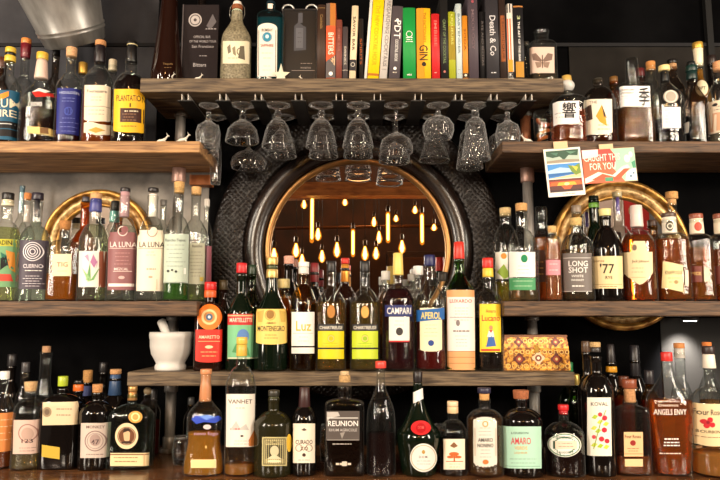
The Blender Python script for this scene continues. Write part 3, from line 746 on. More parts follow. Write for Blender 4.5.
# ---- middle left shelf
def BL2(*a, **k): return bottle(*a, group=GR3, **k)
CL = ((225, 232, 224), 222, .04)
BL2('clear bottle with green yellow skeleton art label at far left', 'mid', YF, 3, 31, 201, 244, 222, 11, 'clear', ((222, 226, 190), 228, .06), [('cap', 193, 200, 11.5, 11.5, (36, 34, 34)), ('band', 200, 206, 11, 11.5, CREAM)],
    [L(-11, 239, 12, 287, (120, 170, 120), R(-11, 239, 12, 246, (196, 190, 60)), T('ESPADIN', 0, 242.5, 20, 4.5, BLACK), P((40, 110, 90), (0, 252), (7, 256), (10, 268), (2, 262)), P((16, 20, 18), (0, 258), (5, 256), (8, 264), (0, 270)), P((222, 80, 60), (-8, 274), (9, 274), (10, 281), (-8, 281)), P((226, 150, 60), (5, 250), (11, 252), (11, 272), (8, 268)))], q=.75)
BL2('clear bottle with charcoal label of concentric white rings', 'mid', YF, 33, 31, 202, 245, 226, 10.5, 'clear', CL, [('cap', 193, 200, 11, 11.5, (44, 40, 52)), ('band', 200, 217, 5, 5.5, (36, 32, 40))],
    [L(19, 240, 46, 289, (72, 64, 76), *[O(32, 251.5, r, r + .8, (236, 232, 236)) for r in (2.2, 4.4, 6.6, 8.8)], T('CUERNO', 32, 266, 18, 4, (226, 220, 226)), LN(1, 22, 43, 270.5, 270.5, WHITE, .8), LN(5, 22, 42, 276, 286, (220, 214, 220), .6))], q=.75)
BL2('short decanter with ball stopper and cream label half full of amber', 'mid', YF, 62.5, 28, 229, 248, 240, 9, 'clear', ((190, 110, 26), 274, .4), [('cork', 221, 230, 12, 9, (190, 130, 70))],
    [L(52, 254, 71, 276, (238, 222, 178), T('TIG', 62, 264.5, 11, 4.5, (160, 70, 40)), LN(1, 55, 69, 271, 271, (170, 140, 90), .5))], q=.8, n=4, dep=.8)
BL2('clear bottle with agave plant drawing on white and brown label', 'mid', YF, 92.5, 28, 200, 242, 224, 11, 'clear', ((226, 230, 214), 225, .04), [('cork', 193.5, 199, 11.5, 11, (224, 176, 122)), ('band', 199, 212, 11, 12, (66, 70, 140))],
    [L(78.5, 251, 106, 287, (240, 230, 220), R(98.5, 251, 106, 287, (140, 76, 54)), P((110, 160, 100), (86, 280), (90, 262), (91, 280)), P((150, 190, 130), (82, 268), (92, 280), (88, 282)), P((120, 170, 110), (100, 266), (94, 280), (90, 281)), P((180, 120, 160), (90, 262), (93, 254), (97, 262), (94, 268)), P((200, 150, 180), (84, 256), (88, 254), (89, 262)), P((170, 110, 150), (97, 264), (98, 258), (95, 270)))], q=.75)
BL2('clear bottle with dusty rose wrap label and black top', 'mid', YF, 121.5, 29, 196, 246, 217, 10, 'clear', ((230, 232, 226), 226, .04), [('sleeve', 191, 217, 8.5, 9.5, (190, 150, 156)), ('cap', 188, 192, 10, 10, (40, 36, 38))],
    [L(107.5, 232, 135, 290, (142, 92, 94), O(122, 231, 4.2, 5, (240, 220, 214)), D(124, 229.6, 3.6, 3.6, (142, 92, 94)), T('LA LUNA', 122, 244.5, 25, 5.5, (244, 230, 224)), R(108.5, 248, 134.5, 248.6, (220, 196, 190)), LN(4, 112, 132, 253, 264, (196, 150, 146), .5), T('MEZCAL', 121, 269, 14, 2.6, (240, 222, 216)), R(113, 271, 131, 271.6, (230, 210, 204)), D(121.5, 277.5, 3.2, 1.6, (214, 180, 176)), R(108.5, 283.5, 132.5, 286.5, (244, 234, 228)))], q=.75)
BL2('clear bottle with ivory cream wrap label and black top', 'mid', YF, 150, 27.4, 196, 246, 217, 10, 'clear', ((230, 232, 226), 226, .04), [('sleeve', 194, 217, 7.5, 8, (242, 234, 224)), ('cap', 188, 192, 10.5, 10.5, (36, 34, 36))],
    [L(136.5, 230, 163, 291, (244, 230, 208), O(151.5, 232, 4.2, 5, (150, 130, 110)), D(153, 230.6, 3.6, 3.6, (244, 230, 208)), T('LA LUNA', 151, 244.5, 24, 5.5, (70, 62, 56)), R(138, 248, 162, 248.6, (170, 150, 130)), LN(2, 145, 157, 252, 255, (190, 160, 140), .5), LN(1, 145, 157, 269, 269, (150, 130, 90), 1), D(150.5, 277, 2.2, 1.2, (190, 170, 140)), R(156.5, 230.5, 157.2, 290, (214, 190, 160)))], q=.75)
BL2('clear cork topped bottle with pale sage paper label and green liquid', 'mid', YF, 176.5, 25, 188, 236, 217, 9.5, 'clear', ((90, 150, 60), 283, .35), [('cork', 182, 193, 10.5, 9.5, (222, 176, 112))],
    [L(163.5, 234, 187.5, 283, (190, 206, 190), T('Rancho Tepua', 175, 240.5, 20, 3.6, (80, 84, 80)), LN(6, 166, 185, 245, 266, (130, 140, 130), .5), D(168, 271, 1.2, 1.2, INK), D(172, 270, 1, 1, INK), D(176, 271.5, 1.2, 1.2, INK), R(183.5, 268, 185.6, 274, (244, 244, 236)), R(164, 282, 186, 282.6, (140, 150, 140)))], q=.7)
BL2('cork topped bottle half hidden behind the sage labelled bottle', 'mid', YB, 194, 24, 194, 234, 220, 9, 'clear', ((220, 224, 190), 250, .06), [('cork', 187, 195, 10, 9.5, (226, 178, 116))],
    [L(185, 243, 204, 284, (196, 196, 170), T('Rancho', 197, 246, 10, 2.8, INK), LN(8, 189, 203, 252, 276, (140, 136, 116), .5), R(200, 277, 203, 281, (224, 200, 90)))])
BL2('slim bottle with rose red label edge beside the padded mirror frame', 'mid', .218, 205, 13, 206, 238, 222, 5, 'clear', None, [('cap', 199, 207, 5.5, 5.5, (216, 210, 200))], [L(201, 246, 211, 282, (150, 84, 96))])
BL2('slim orange corked bottle neck between skeleton and ring label bottles', 'mid', YB, 23, 18, 199, 238, 222, 6.5, 'clear', None, [('cork', 193, 200, 7, 7, (206, 130, 70)), ('sleeve', 205, 222, 5, 5.5, (230, 214, 206))], [])
BL2('pale blue ribbon necked bottle behind the skeleton label bottle', 'mid', YB2, 17, 16, 186, 236, 218, 5, 'clear', None, [('band', 192, 212, 4, 5, (170, 200, 210)), ('cap', 186, 192, 4.5, 4.5, (90, 120, 140))], [])
BL2('bright amber bottle neck behind the agave label bottle', 'mid', YB, 82, 26, 202, 246, 230, 9, 'amber', ((214, 120, 20), 208, .55), [('cap', 197, 202, 7, 8, (70, 70, 80))], [])
BL2('black capped bottle with teal seal behind the rose label bottle', 'mid', YB, 112, 22, 206, 242, 224, 10, 'clear', None, [('cap', 201, 211, 8, 8, (26, 28, 28)), ('band', 211.2, 222, 9, 10, (130, 196, 188))], [])
BL2('clear bottle neck between ivory label and sage label bottles', 'mid', YB, 161, 18, 200, 240, 224, 6, 'clear', None, [('cap', 200, 206, 6, 6, (120, 114, 112))], [])
# ---- middle right shelf
def BR2(*a, **k): return bottle(*a, group=GR4, **k)
BR2('clear bottle with white, orange and lime label behind the green seal bottle', 'mid', YB, 507, 26, 214, 248, 226, 11, 'clear', ((214, 190, 60), 282, .3), [('cork', 208, 216, 11.5, 11, (224, 196, 140))],
    [L(496, 252, 513, 279, (240, 238, 226), D(504, 256, 3, 3, (226, 140, 50)), P((150, 180, 60), (497, 272), (504, 264), (511, 276), (504, 279)))], q=.7)
BR2('clear cork topped bottle with green seal on white and green label', 'mid', YF, 523.5, 30, 211, 252, 230, 11, 'clear', ((226, 200, 150), 288, .12), [('cork', 203.5, 211, 12, 11.5, (222, 170, 108))],
    [L(510, 252, 535.5, 277, (244, 242, 236), D(524.5, 258.5, 3.4, 4, (24, 130, 84)), LN(3, 515, 533, 266, 273, (190, 186, 180), .5)), L(510, 278, 535.5, 290, (70, 150, 96), LN(2, 513, 533, 281, 286, (200, 226, 200), .5), name='green_band')], q=.75)
BR2('amber whiskey bottle with clear cap behind the pink label bottle', 'mid', .115, 543, 17, 218, 240, 230, 11, 'clear', ((190, 96, 20), 238, .45), [('glass', 207, 219, 11.5, 11.5, (230, 230, 230))], [L(533, 250, 545, 282, (60, 34, 20), LN(3, 534, 544, 262, 274, (190, 150, 80), .6))], n=3.5)
BR2('slim pale amber bottle with a small pink label', 'mid', YF, 553.5, 16, 232, 240, 236, 8, 'clear', ((236, 150, 90), 243, .3), [('cork', 226, 233, 8.5, 8, (230, 186, 120))], [L(546.5, 260, 560.5, 275, (226, 140, 150), LN(2, 549, 558, 264, 270, (250, 220, 220), .6))], q=.7)
BR2('clear bottle with slate grey wrap label of bold white capitals', 'mid', YF, 578, 31, 225, 248, 234, 10.5, 'clear', ((196, 170, 130), 250, .1), [('cork', 218, 226, 12, 10.5, (226, 190, 120))],
    [L(564, 253, 592, 291.5, (112, 104, 100), R(565, 257.5, 591, 258.2, (200, 196, 190)), T('LONG', 578.5, 263.5, 19, 5.6, WHITE), T('SHOT', 578.5, 270, 19, 5.6, WHITE), T('WHITE', 577.5, 276, 12, 2.4, WHITE), T('WHISKEY', 577.5, 280, 13, 2, WHITE), LN(1, 572, 584, 286, 286, WHITE, 1.4), R(564, 291, 592, 291.6, (200, 196, 190)))], q=.8)
BR2('black whiskey bottle with cream label of large black numerals', 'mid', YF, 608, 30, 216, 252, 228, 11, 'black', None, [('cap', 209, 216.5, 12.5, 11, (232, 218, 150))],
    [L(594.5, 256, 623, 288.5, (236, 212, 160), T('Jones', 600, 261, 9, 3, (150, 110, 70)), T("'77", 607.5, 268.5, 14, 10, BLACK), T('RYE', 609, 277.5, 7, 3, BLACK), R(595, 284, 622, 284.6, (190, 160, 110)), LN(1, 597, 620, 286.5, 286.5, (150, 110, 70), .6))], q=.6)
BR2('dark amber whiskey bottle with cream shield shaped label', 'mid', YF, 639.5, 32.6, 218, 246, 230, 10.5, 'clear', ((212, 108, 32), 236, .21), [('sleeve', 205.5, 227, 11.5, 12.5, (226, 206, 200)), ('band', 207, 216, 3, 3, (150, 60, 60))],
    [L(627, 241, 653, 284.5, (238, 216, 172), D(635, 247.5, 2.4, 3, (120, 100, 80)), T('Jack Johnson', 641, 261.5, 17, 3.6, (90, 70, 50)), LN(2, 631, 646, 268, 272, (180, 140, 100), .5), R(630, 277, 646, 277.5, (200, 170, 120)), shape='shield')], q=.8)
BR2('amber whiskey bottle with slanted cream label and white neck band with dark emblem', 'mid', YF, 672, 31, 220, 242, 233, 13, 'clear', ((228, 130, 40), 240, .21), [('band', 217, 234, 13.5, 14, (234, 226, 208)), ('cap', 213, 217.5, 14, 14, (84, 66, 56))],
    [L(664, 263, 683, 290, (238, 220, 160), T('KNAPPOGUE', 674, 272.5, 17, 4, (110, 90, 60)), LN(2, 667, 681, 278, 282, (150, 120, 80), .5), D(676, 282, 2, 2, (170, 140, 90)), tilt=.22), L(685, 270, 688.5, 286, (238, 214, 190), name='side_label'), L(667, 220.5, 674.5, 231, (90, 84, 70), O(671, 226, 2, 3, (226, 220, 200)), shape='oval', name='neck_emblem')], q=.85, n=3.5)  # narrow pale strip at the bottle's right edge
BR2('amber whiskey bottle with red neck emblem, second from right', 'mid', YF, 699.5, 24, 220, 242, 234, 12, 'clear', ((230, 136, 44), 248, .21), [('band', 218.5, 234, 12.5, 13.5, (236, 224, 200)), ('cap', 214, 219, 13, 13, (150, 84, 64))],
    [L(690, 266, 702, 282, (110, 50, 40), T('EPICK', 696, 273.5, 11, 3.4, (226, 190, 110))), L(704, 268, 709.5, 281.5, (236, 208, 180), name='side_label'), L(687.5 + 8, 222, 703, 231, (190, 76, 56), shape='oval', name='neck_emblem')], q=.85, n=3.5)  # pale strip near the right edge, without print
BR2('amber whiskey bottle at far right edge of middle shelf', 'mid', YF, 724.5, 24, 220, 242, 234, 13, 'clear', ((224, 126, 40), 250, .21), [('band', 218.5, 234, 13.5, 14, (226, 214, 190)), ('cap', 214, 219, 14.5, 14.5, (150, 90, 72))],
    [L(717, 266, 731, 284, (110, 50, 40))], q=.85, n=3.5)
BR2('clear bottle with tall round cork between the two amber whiskeys', 'mid', YB, 676, 22, 203, 236, 224, 8, 'clear', ((170, 90, 30), 250), [('cork', 192, 199, 12, 12, (226, 170, 104)), ('cork', 199.2, 205, 8, 8, (226, 176, 120))], [])
BR2('clear bottle with purple neck stripe inside the gold mirror ring', 'mid', YB, 621, 26, 193, 244, 226, 9, 'clear', None, [('cap', 192, 197, 9, 9, (236, 214, 170)), ('band', 197.2, 214, 3.5, 3.5, (90, 66, 150))], [], q=.7)
BR2('green and black necked bottle behind the black numeral whiskey', 'mid', .21, 597, 20, 200, 246, 226, 10, 'darkgreen', None, [('cap', 196, 206, 9.5, 10, (20, 30, 20)), ('band', 203, 208, 10.4, 10.4, (130, 190, 80))], [], q=.7)
BR2('clear capped bottle behind the slate grey label bottle', 'mid', .14, 579, 24, 212, 248, 232, 9, 'clear', None, [('cap', 205.5, 213, 9.5, 9.5, (160, 140, 120))], [], q=.7)
BR2('amber bottle hidden between shield label and slanted label whiskeys', 'mid', YB, 655, 20, 226, 246, 236, 9, 'amber', ((150, 70, 20), 250, .5), [('cap', 220, 228, 9, 9, (70, 50, 40))], [])
# ---- low central shelf
def BC(*a, **k): return bottle(*a, group=GR5, **k)
BC('square dark liqueur bottle with orange circle over red label', 'low', YF, 209, 28, 292, 313, 303, 9, 'brown', None, [('cap', 282, 290, 12, 12, (206, 34, 34)), ('band', 290.2, 297.5, 12, 12, (226, 96, 44))],
    [L(197, 304, 221.5, 330, (236, 120, 36), D(209, 317, 8.2, 8.2, (190, 130, 70)), O(209, 317, 5.6, 7.8, (245, 200, 140)), D(209, 317, 3.4, 3.4, (70, 100, 130)), D(209, 317, 1.4, 1.4, WHITE), shape='oval', name='round_label'),
     L(195.5, 329.5, 222.5, 360, (214, 44, 30), T('AMARETTO', 209, 337, 21, 3.2, (250, 214, 180)), R(198, 341, 220, 341.6, (250, 170, 120)), D(209, 347, 4, 1.6, (245, 200, 160)), LN(2, 200, 218, 352, 356, (245, 180, 120), .7), shape='smile')], q=.85, n=4, dep=.8)
BC('dark green vermouth bottle with green and red label and red cap', 'low', YF, 240, 28, 274, 316, 296, 9.5, 'darkgreen', None, [('cap', 263, 273, 10.5, 10.5, (206, 34, 40))],
    [L(227.5, 314, 254, 359, (120, 190, 140), R(227.5, 314, 254, 325, (190, 44, 48)), R(227.5, 315, 254, 316.2, (230, 190, 140)), T('MARTELLETTI', 240.5, 320, 22, 4.2, (250, 226, 200)), D(243, 336, 6, 7, (90, 130, 190)), P((80, 150, 90), (232, 352), (238, 340), (248, 348), (250, 356)), R(228, 357.5, 254, 358.6, CREAM))], q=.6)
BC('squat shouldered bitter bottle with gold label and gold foil neck', 'low', YF, 271, 34, 274, 311, 290, 10.5, 'darkgreen', None, [('foil', 257, 265, 11.5, 11.5, (220, 184, 110)), ('band', 265.5, 269, 11, 11, (60, 70, 30)), ('foil', 269.2, 278, 11.5, 12, (226, 192, 120))],
    [L(256, 309, 287, 342, (240, 204, 108), D(270, 314.5, 4, 4.5, (150, 110, 50)), O(270, 315, 4.6, 5.4, (190, 150, 70)), P((206, 170, 84), (257, 312), (264, 310), (262, 322), (258, 322)), P((206, 170, 84), (286, 312), (279, 310), (281, 322), (285, 322)), T('MONTENEGRO', 271, 328.5, 27, 5.4, (60, 60, 40)), T('AMARO', 271, 323, 9, 2, (90, 70, 40)), LN(2, 262, 280, 335, 338, (130, 100, 50), .6), shape='smile')],
    pts=[(373, 16.4), (364, 16.8), (342, 16.6), (322, 16), (310, 14.6), (302, 11), (294, 7.4), (284, 5.8), (276, 5.4), (262, 5.2)])
BC('amber bottle with white label of slanted gold letters and white cap', 'low', YF, 303, 26, 273, 306, 286, 9.5, 'amber', ((40, 24, 12), 336, .55), [('cap', 262, 267, 11, 11, (240, 238, 232)), ('sleeve', 267.2, 274, 10.5, 10.5, (224, 218, 210))],
    [L(291.5, 312, 314.5, 346, (242, 238, 232), T('Luz', 303.5, 326, 15, 10, (226, 176, 40)), R(293, 333, 313, 333.5, (190, 180, 170)), LN(2, 297, 310, 337, 341, (170, 160, 160), .5)), L(291.5, 347.5, 314.5, 353.5, (240, 236, 230), name='lower_label')], q=.75)
for (bx, colr, c2, nm) in ((331, (226, 206, 24), (206, 180, 20), 'yellow'), (365, (196, 214, 50), (150, 184, 40), 'lime green')):
    BC('black capped herbal liqueur bottle with %s label below black band' % nm, 'low', YF, bx, 30, 272, 306, 288, 9, 'clear', (((236, 196, 84) if nm == 'yellow' else (222, 196, 96)), 302, .16), [('cap', 261, 272, 9.5, 9.5, (28, 26, 26))],
       [L(bx - 13, 324, bx + 13, 359, colr, R(bx - 13, 324, bx + 13, 331, (40, 40, 44)), T('CHARTREUSE', bx, 327.6, 23, 3.4, (236, 230, 214)), D(bx, 338.5, 3.6, 4.2, c2), O(bx, 338.5, 2.4, 3.2, (236, 200, 120)), LN(2, bx - 9, bx + 9, 343.5, 346, c2, .6), R(bx - 13, 347.5, bx + 13, 349.2, (44, 44, 40))), L(bx - 4, 306, bx + 4, 318, (214, 160, 80), name='glass_seal', shape='oval') if nm != 'yellow' else L(bx - 4, 305, bx + 4, 318, (178, 120, 50), name='glass_seal', shape='oval')], q=.55)
BC('deep red bitter bottle with navy banner above white label', 'low', YF, 398.5, 32, 270, 302, 286, 9.5, 'clear', ((58, 8, 14), 289, .6), [('sleeve', 253, 275, 9.5, 11, (240, 206, 110))],
    [L(385, 305, 412, 316.5, (34, 44, 104), T('CAMPARI', 399, 310.8, 24, 6.6, WHITE), name='banner_label'), L(389, 316.8, 409.5, 342, (232, 232, 222), D(399.5, 331.5, 3.6, 4, (60, 56, 56)), LN(2, 393, 406, 321, 325, (160, 160, 160), .5), R(389, 340.6, 409.5, 342, (200, 40, 40)))], q=.85)
BC('orange red aperitif bottle with blue banner over tall cream label', 'low', YF, 430.5, 31, 268, 302, 284, 9.5, 'clear', ((112, 24, 20), 312, .55), [('cap', 255, 266, 11, 11.5, (34, 38, 84))],
    [L(420, 308, 442, 349, (246, 232, 190), LN(4, 424, 438, 325, 336, (190, 160, 130), .5), D(431, 343, 3, 3, (40, 70, 140)), shape='smile'), L(416.5, 309, 444.5, 320.5, (30, 96, 168), T('APEROL', 431, 315.5, 20, 7, (250, 226, 110)), name='banner_label', tilt=-.09)],
    pts=[(373, 14), (366, 15), (340, 14.6), (322, 14.2), (310, 15), (302, 15.3), (294, 13), (287, 8), (281, 5.4), (270, 5), (258, 4.8)])
BC('green glass liqueur bottle in woven straw with red cap', 'low', YF, 460.5, 29, 259, 292, 274, 9.5, 'green', ((24, 60, 20), 290, .6), [('cap', 242, 259, 10, 11, (214, 50, 36))],
    [L(447, 290, 475, 370, (226, 166, 110), R(447, 351, 475, 351.6, (190, 120, 70)), R(447, 357, 475, 357.6, (190, 120, 70)), R(447, 363, 475, 363.6, (190, 120, 70)), name='straw_wrap'), L(447.5, 297, 475, 351, (240, 232, 224), T('LUXARDO', 461, 301, 22, 3.6, (200, 50, 40)), LN(5, 451, 472, 308, 320, (150, 140, 140), .5), R(450, 317, 473, 317.6, (170, 160, 160)), D(458, 323, 2, 3, (130, 120, 120)), LN(1, 451, 472, 331, 331, (90, 80, 80), 1.2), LN(4, 453, 470, 336, 346, (180, 170, 170), .5))], q=.3)
BC('herbal bitter bottle with yellow label showing a figure in blue skirt', 'low', YF, 489.5, 27, 277, 305, 290, 9.5, 'clear', ((30, 16, 10), 318, .55), [('cap', 258, 268, 11, 11, (214, 46, 38)), ('band', 268.2, 277, 10.5, 11, (232, 196, 60))],
    [L(480, 304, 501, 352, (248, 208, 50), T('Lucano', 491, 318, 18, 6, (190, 36, 36)), T('Amaro', 491, 311, 10, 3.4, (150, 60, 40)), P((60, 100, 170), (486, 347), (488.5, 336), (494, 336), (496, 346)), P((240, 232, 220), (487, 337), (489, 330), (493, 330), (494.5, 337)), D(491, 327.6, 1.8, 2.2, (200, 140, 100)), P((200, 60, 50), (489, 330), (491, 333), (493, 330)), R(481, 349, 500, 351, (200, 60, 40)))], q=.75)
for (lab, x, w, top, ys, ye, nw, gl, lq, cp, *yy) in [
    ('dark capped bottle between the orange circle and vermouth bottles', 222, 16, 288, 318, 300, 7.5, 'brown', None, [('cap', 280, 290, 8.5, 8.5, (70, 56, 30))]),
    ('green necked bottle between the vermouth and gold label bitter bottles', 251, 20, 274, 310, 292, 8, 'green', None, [('cap', 265, 276, 8.5, 8.5, (30, 50, 30))]),
    ('pink corked dark bottle behind the gold label bitter', 288, 20, 264, 300, 282, 9, 'black', None, [('cork', 256, 264, 10.5, 10, (232, 170, 150))], .222),
    ('golden bottle with pale wooden cap behind the amber white label bottle', 283, 18, 290, 312, 298, 10, 'amber', ((214, 160, 50), 298, .4), [('cap', 279, 288, 12, 12, (226, 206, 140))]),
    ('red sleeved bottle behind amber white label and yellow label bottles', 314, 18, 272, 306, 288, 8, 'black', None, [('sleeve', 263, 282, 8, 9, (120, 30, 34))]),
    ('red and gold foil necked bottle between the two herbal liqueurs', 345, 24, 268, 300, 286, 8, 'brown', None, [('foil', 258, 264, 8.5, 8.5, (196, 50, 40)), ('foil', 264.2, 282, 8, 9, (220, 150, 60))]),
    ('clear pale capped bottle left of the deep red bitter', 386, 18, 279, 304, 290, 8, 'clear', ((160, 110, 40), 296, .2), [('cap', 271, 280, 9, 9, (216, 214, 206))]),
    ('clear bottle neck just right of the deep red bitter', 412, 12, 280, 306, 292, 7, 'clear', None, [('cap', 274, 281, 7.5, 7.5, (170, 166, 158))]),
    ('white capped bottle behind the blue banner aperitif', 419, 18, 274, 306, 290, 9, 'clear', ((190, 150, 60), 300, .3), [('cap', 266, 275, 10, 10, (240, 236, 230))], .212),
    ('dark capped clear bottle between the aperitif and straw bottle', 444, 14, 281, 310, 294, 8, 'clear', None, [('cap', 272, 281, 9.5, 9.5, (50, 44, 40))])]:
    BC(lab, 'low', yy[0] if yy else YB, x, w, top, ys, ye, nw, gl, lq, cp, [])
# ---- back bar counter, left corner
def BK(*a, **k): return bottle(*a, group=GR6, **k)
YL = -.02; YN = -.09
BK('amber bottle with orange label and white cap at far left of counter', 'cnt', YL, .5, 23, 378, 412, 394, 8, 'clear', ((170, 84, 24), 440, .4), [('cap', 371, 379, 9, 9, (232, 230, 224))],
   [L(-9, 413, 12, 452, (222, 136, 70), LN(4, -4, 10, 420, 440, (250, 220, 180), .6))])
BK('clear pale gin bottle with cork and pinkish paper label', 'cnt', YL, 27.5, 29, 391, 413, 399, 11, 'clear', ((236, 222, 170), 450, .12), [('cork', 381.5, 391, 12.5, 10.5, (220, 180, 128))],
   [L(13, 420, 40.5, 454, (214, 184, 170), O(27, 433, 8, 9, (160, 120, 110)), D(27, 434, 6, 6.5, (190, 160, 146)), T('123', 27, 441, 11, 4, (60, 44, 44)), LN(2, 16, 38, 448, 451, (130, 100, 96), .5))], q=.85)
BK('wide black bottle with slanted cream label and lime green cap', 'cnt', YL, 60, 38, 388, 404, 394, 9, 'black', None, [('cap', 376, 386, 9.5, 9.5, (172, 190, 50))],
   [L(42, 402, 77, 425, (216, 196, 160), D(46.5, 412, 4.6, 5, (150, 130, 100)), D(46.5, 412, 2.6, 3, (110, 90, 70)), LN(2, 53, 74, 409, 415, (90, 70, 60), .7), shape='r', tilt=-.02), L(42, 446, 60, 458, (190, 160, 50), name='gold_strip', tilt=.15)], q=.8, n=4, dep=.6)
BK('black squat gin bottle with grey medallion label and cork', 'cnt', YL, 95, 32, 392, 413, 401, 10, 'black', None, [('cork', 384, 393, 10, 9.5, (206, 146, 90))],
   [L(80.5, 423, 109.5, 458, (206, 190, 178), T('MONKEY', 95, 427, 18, 3, (110, 84, 80)), O(95, 441, 9.4, 10.4, (140, 114, 110)), O(95, 441, 7.4, 7.9, (150, 124, 120)), D(95, 440, 5.5, 6, (170, 146, 138)), T('47', 95, 442, 8, 5, (80, 60, 60)), LN(1, 84, 106, 454.5, 454.5, (130, 104, 100), .7))], q=.8)
BK('square clear bottle with round brown portrait label and cream base band', 'cnt', YL, 130.5, 42, 394, 418, 404, 9, 'aqua', None, [('foil', 386, 391, 9, 9, (190, 146, 90)), ('foil', 391.2, 400, 8, 9.5, (180, 130, 76))],
   [L(115, 423, 138, 449, (230, 204, 164), O(126.5, 436, 8.4, 9.2, (120, 70, 40)), D(126.5, 436, 8, 8, (110, 66, 40)), P((216, 176, 136), (123, 432), (126.5, 428.5), (130, 432), (129.5, 440), (127, 443), (124, 440)), P((50, 30, 20), (122.5, 433), (124, 428), (129, 428), (130.5, 433), (128, 431)), P((60, 40, 30), (120, 443), (124, 441), (129, 441), (133, 443), (126.5, 444)), shape='oval', name='portrait_label'),
    L(110.5, 453, 151, 466, (232, 208, 160), LN(2, 114, 138, 457.5, 461.5, (150, 110, 70), .9), R(144, 454, 144.7, 466, (190, 150, 110)), R(110.5, 454, 151, 455, (120, 70, 40)), name='base_label'),
    L(128, 411, 142, 423, (206, 150, 66), O(135, 417, 3, 4.4, (250, 220, 150)), shape='oval', name='gold_seal')], q=.9, n=4.5, dep=.62)
for (lab, x, w, top, ys, ye, nw, gl, lq, cp, lb, yy) in [
    ('black bottle with orange banded neck right of the lime capped bottle', 76, 20, 390, 408, 398, 9, 'black', None, [('cap', 380, 384, 9, 9, BLACK), ('band', 384.2, 391, 10, 10, (226, 110, 40))], [], .09),
    ('bottle with tall gold cork and blue neck behind the medallion gin', 85, 22, 382, 410, 396, 8.5, 'black', None, [('cork', 370, 384, 9, 9, (190, 140, 80))], [L(80, 386, 90, 396, (56, 66, 110), name='neck_label')], .15),
    ('blue foil necked dark bottle left of the low shelf end', 113, 28, 378, 408, 394, 10, 'black', None, [('cork', 369, 374, 11, 11, (200, 150, 100)), ('sleeve', 374.2, 396, 10, 13, (52, 80, 120))], [], .10),
    ('jet black stoppered bottle behind the medallion gin and blue necked bottle', 101, 20, 372, 402, 388, 8, 'black', None, [('cap', 362, 372, 9, 9, (26, 24, 26))], [], .21),
    ('tall clear cork topped bottle behind the wide black bottle', 42, 16, 352, 398, 384, 10.5, 'clear', None, [('cork', 346, 352.5, 8, 8, (196, 150, 110))], [], .15),
    ('dim clear bottle in the dark corner behind the cork gin', 22, 16, 372, 400, 388, 8, 'smoke', None, [('cap', 362, 372, 8, 8, (60, 58, 60))], [], .16),
    ('black bottle in the dark corner behind the far left amber bottle', 8, 18, 366, 398, 382, 8, 'black', None, [('cap', 354, 366, 9, 9, (34, 32, 34))], [], .20),
    ('small stoppered decanter under the low shelf end beside portrait label bottle', 146, 18, 394, 408, 400, 7, 'smoke', None, [('ball', 387, 395, 8, 8, (150, 130, 100))], [], .06),
    ('red tinted bottle under the low shelf left of the steel pipe', 152, 15, 398, 412, 404, 7, 'smoke', ((120, 26, 20), 420, .5), [('cap', 389, 399, 7, 7, (50, 46, 46))], [], .14),
    ('teal capped bottle in shadow right of the left steel pipe', 190, 14, 404, 420, 410, 6, 'smoke', None, [('cap', 397, 405, 6.5, 6.5, (60, 60, 60))], [], .14)]:
    BK(lab, 'cnt', yy, x, w, top, ys, ye, nw, gl, lq, cp, lb)
# ---- counter, front row
BK('waisted amber bottle with blue cloud emblem and copper neck sleeve', 'cnt', YN, 204, 40, 374, 412, 396, 10, 'clear', ((232, 164, 60), 432, .4), [('sleeve', 374, 401, 10, 12, (198, 134, 92)), ('cap', 369, 374, 11.5, 11.5, (206, 140, 96))],
   [L(190, 412, 222, 445, None, P((44, 74, 190), (191, 419), (196, 415), (206, 418), (218, 416), (222, 419), (215, 423), (204, 422), (196, 424)), P((110, 150, 230), (198, 416), (208, 415), (216, 417), (206, 420)), D(207, 427, 4, 2.4, (226, 206, 206)), name='printed_emblem'), L(190, 429, 222, 450, None, T('novo fogo', 206, 434, 24, 4.6, (190, 150, 170)), T('I', 206, 447, 1.6, 2.6, (230, 190, 110)), name='printed_letters'), L(191, 459.5, 216.5, 468, (244, 214, 150))],
   pts=[(479, 19.2), (472, 19.6), (462, 19.4), (450, 17.6), (440, 16.2), (430, 16.6), (420, 17.2), (412, 15.6), (406, 11), (401, 7), (396, 5.8), (384, 5.4), (374, 5.2)], dep=.7, n=2.4)
BK('tallest clear bottle with white label and yellow cap in counter front row', 'cnt', YN, 240, 30, 346, 386, 366, 9.5, 'clear', ((220, 150, 60), 464, .4), [('cap', 337, 344, 11, 11, (226, 190, 80)), ('sleeve', 344.2, 356, 10.5, 11, (214, 176, 70))],
   [L(226, 394, 254.5, 447, (242, 234, 222), T('VANHET', 240, 401.5, 24, 4.2, (90, 80, 76)), LN(1, 234, 246, 408, 408, (150, 140, 130), .6), P((200, 196, 190), (230, 430), (236, 421), (240, 428), (246, 424), (249, 430)), LN(1, 228, 242, 429, 429, (190, 90, 90), 1.2), D(242, 436, 1.6, 1, INK), LN(2, 234, 252, 441, 444, (170, 160, 150), .5), P((196, 120, 60), (249, 440), (254, 430), (254, 446), (249, 446)))], q=.75)
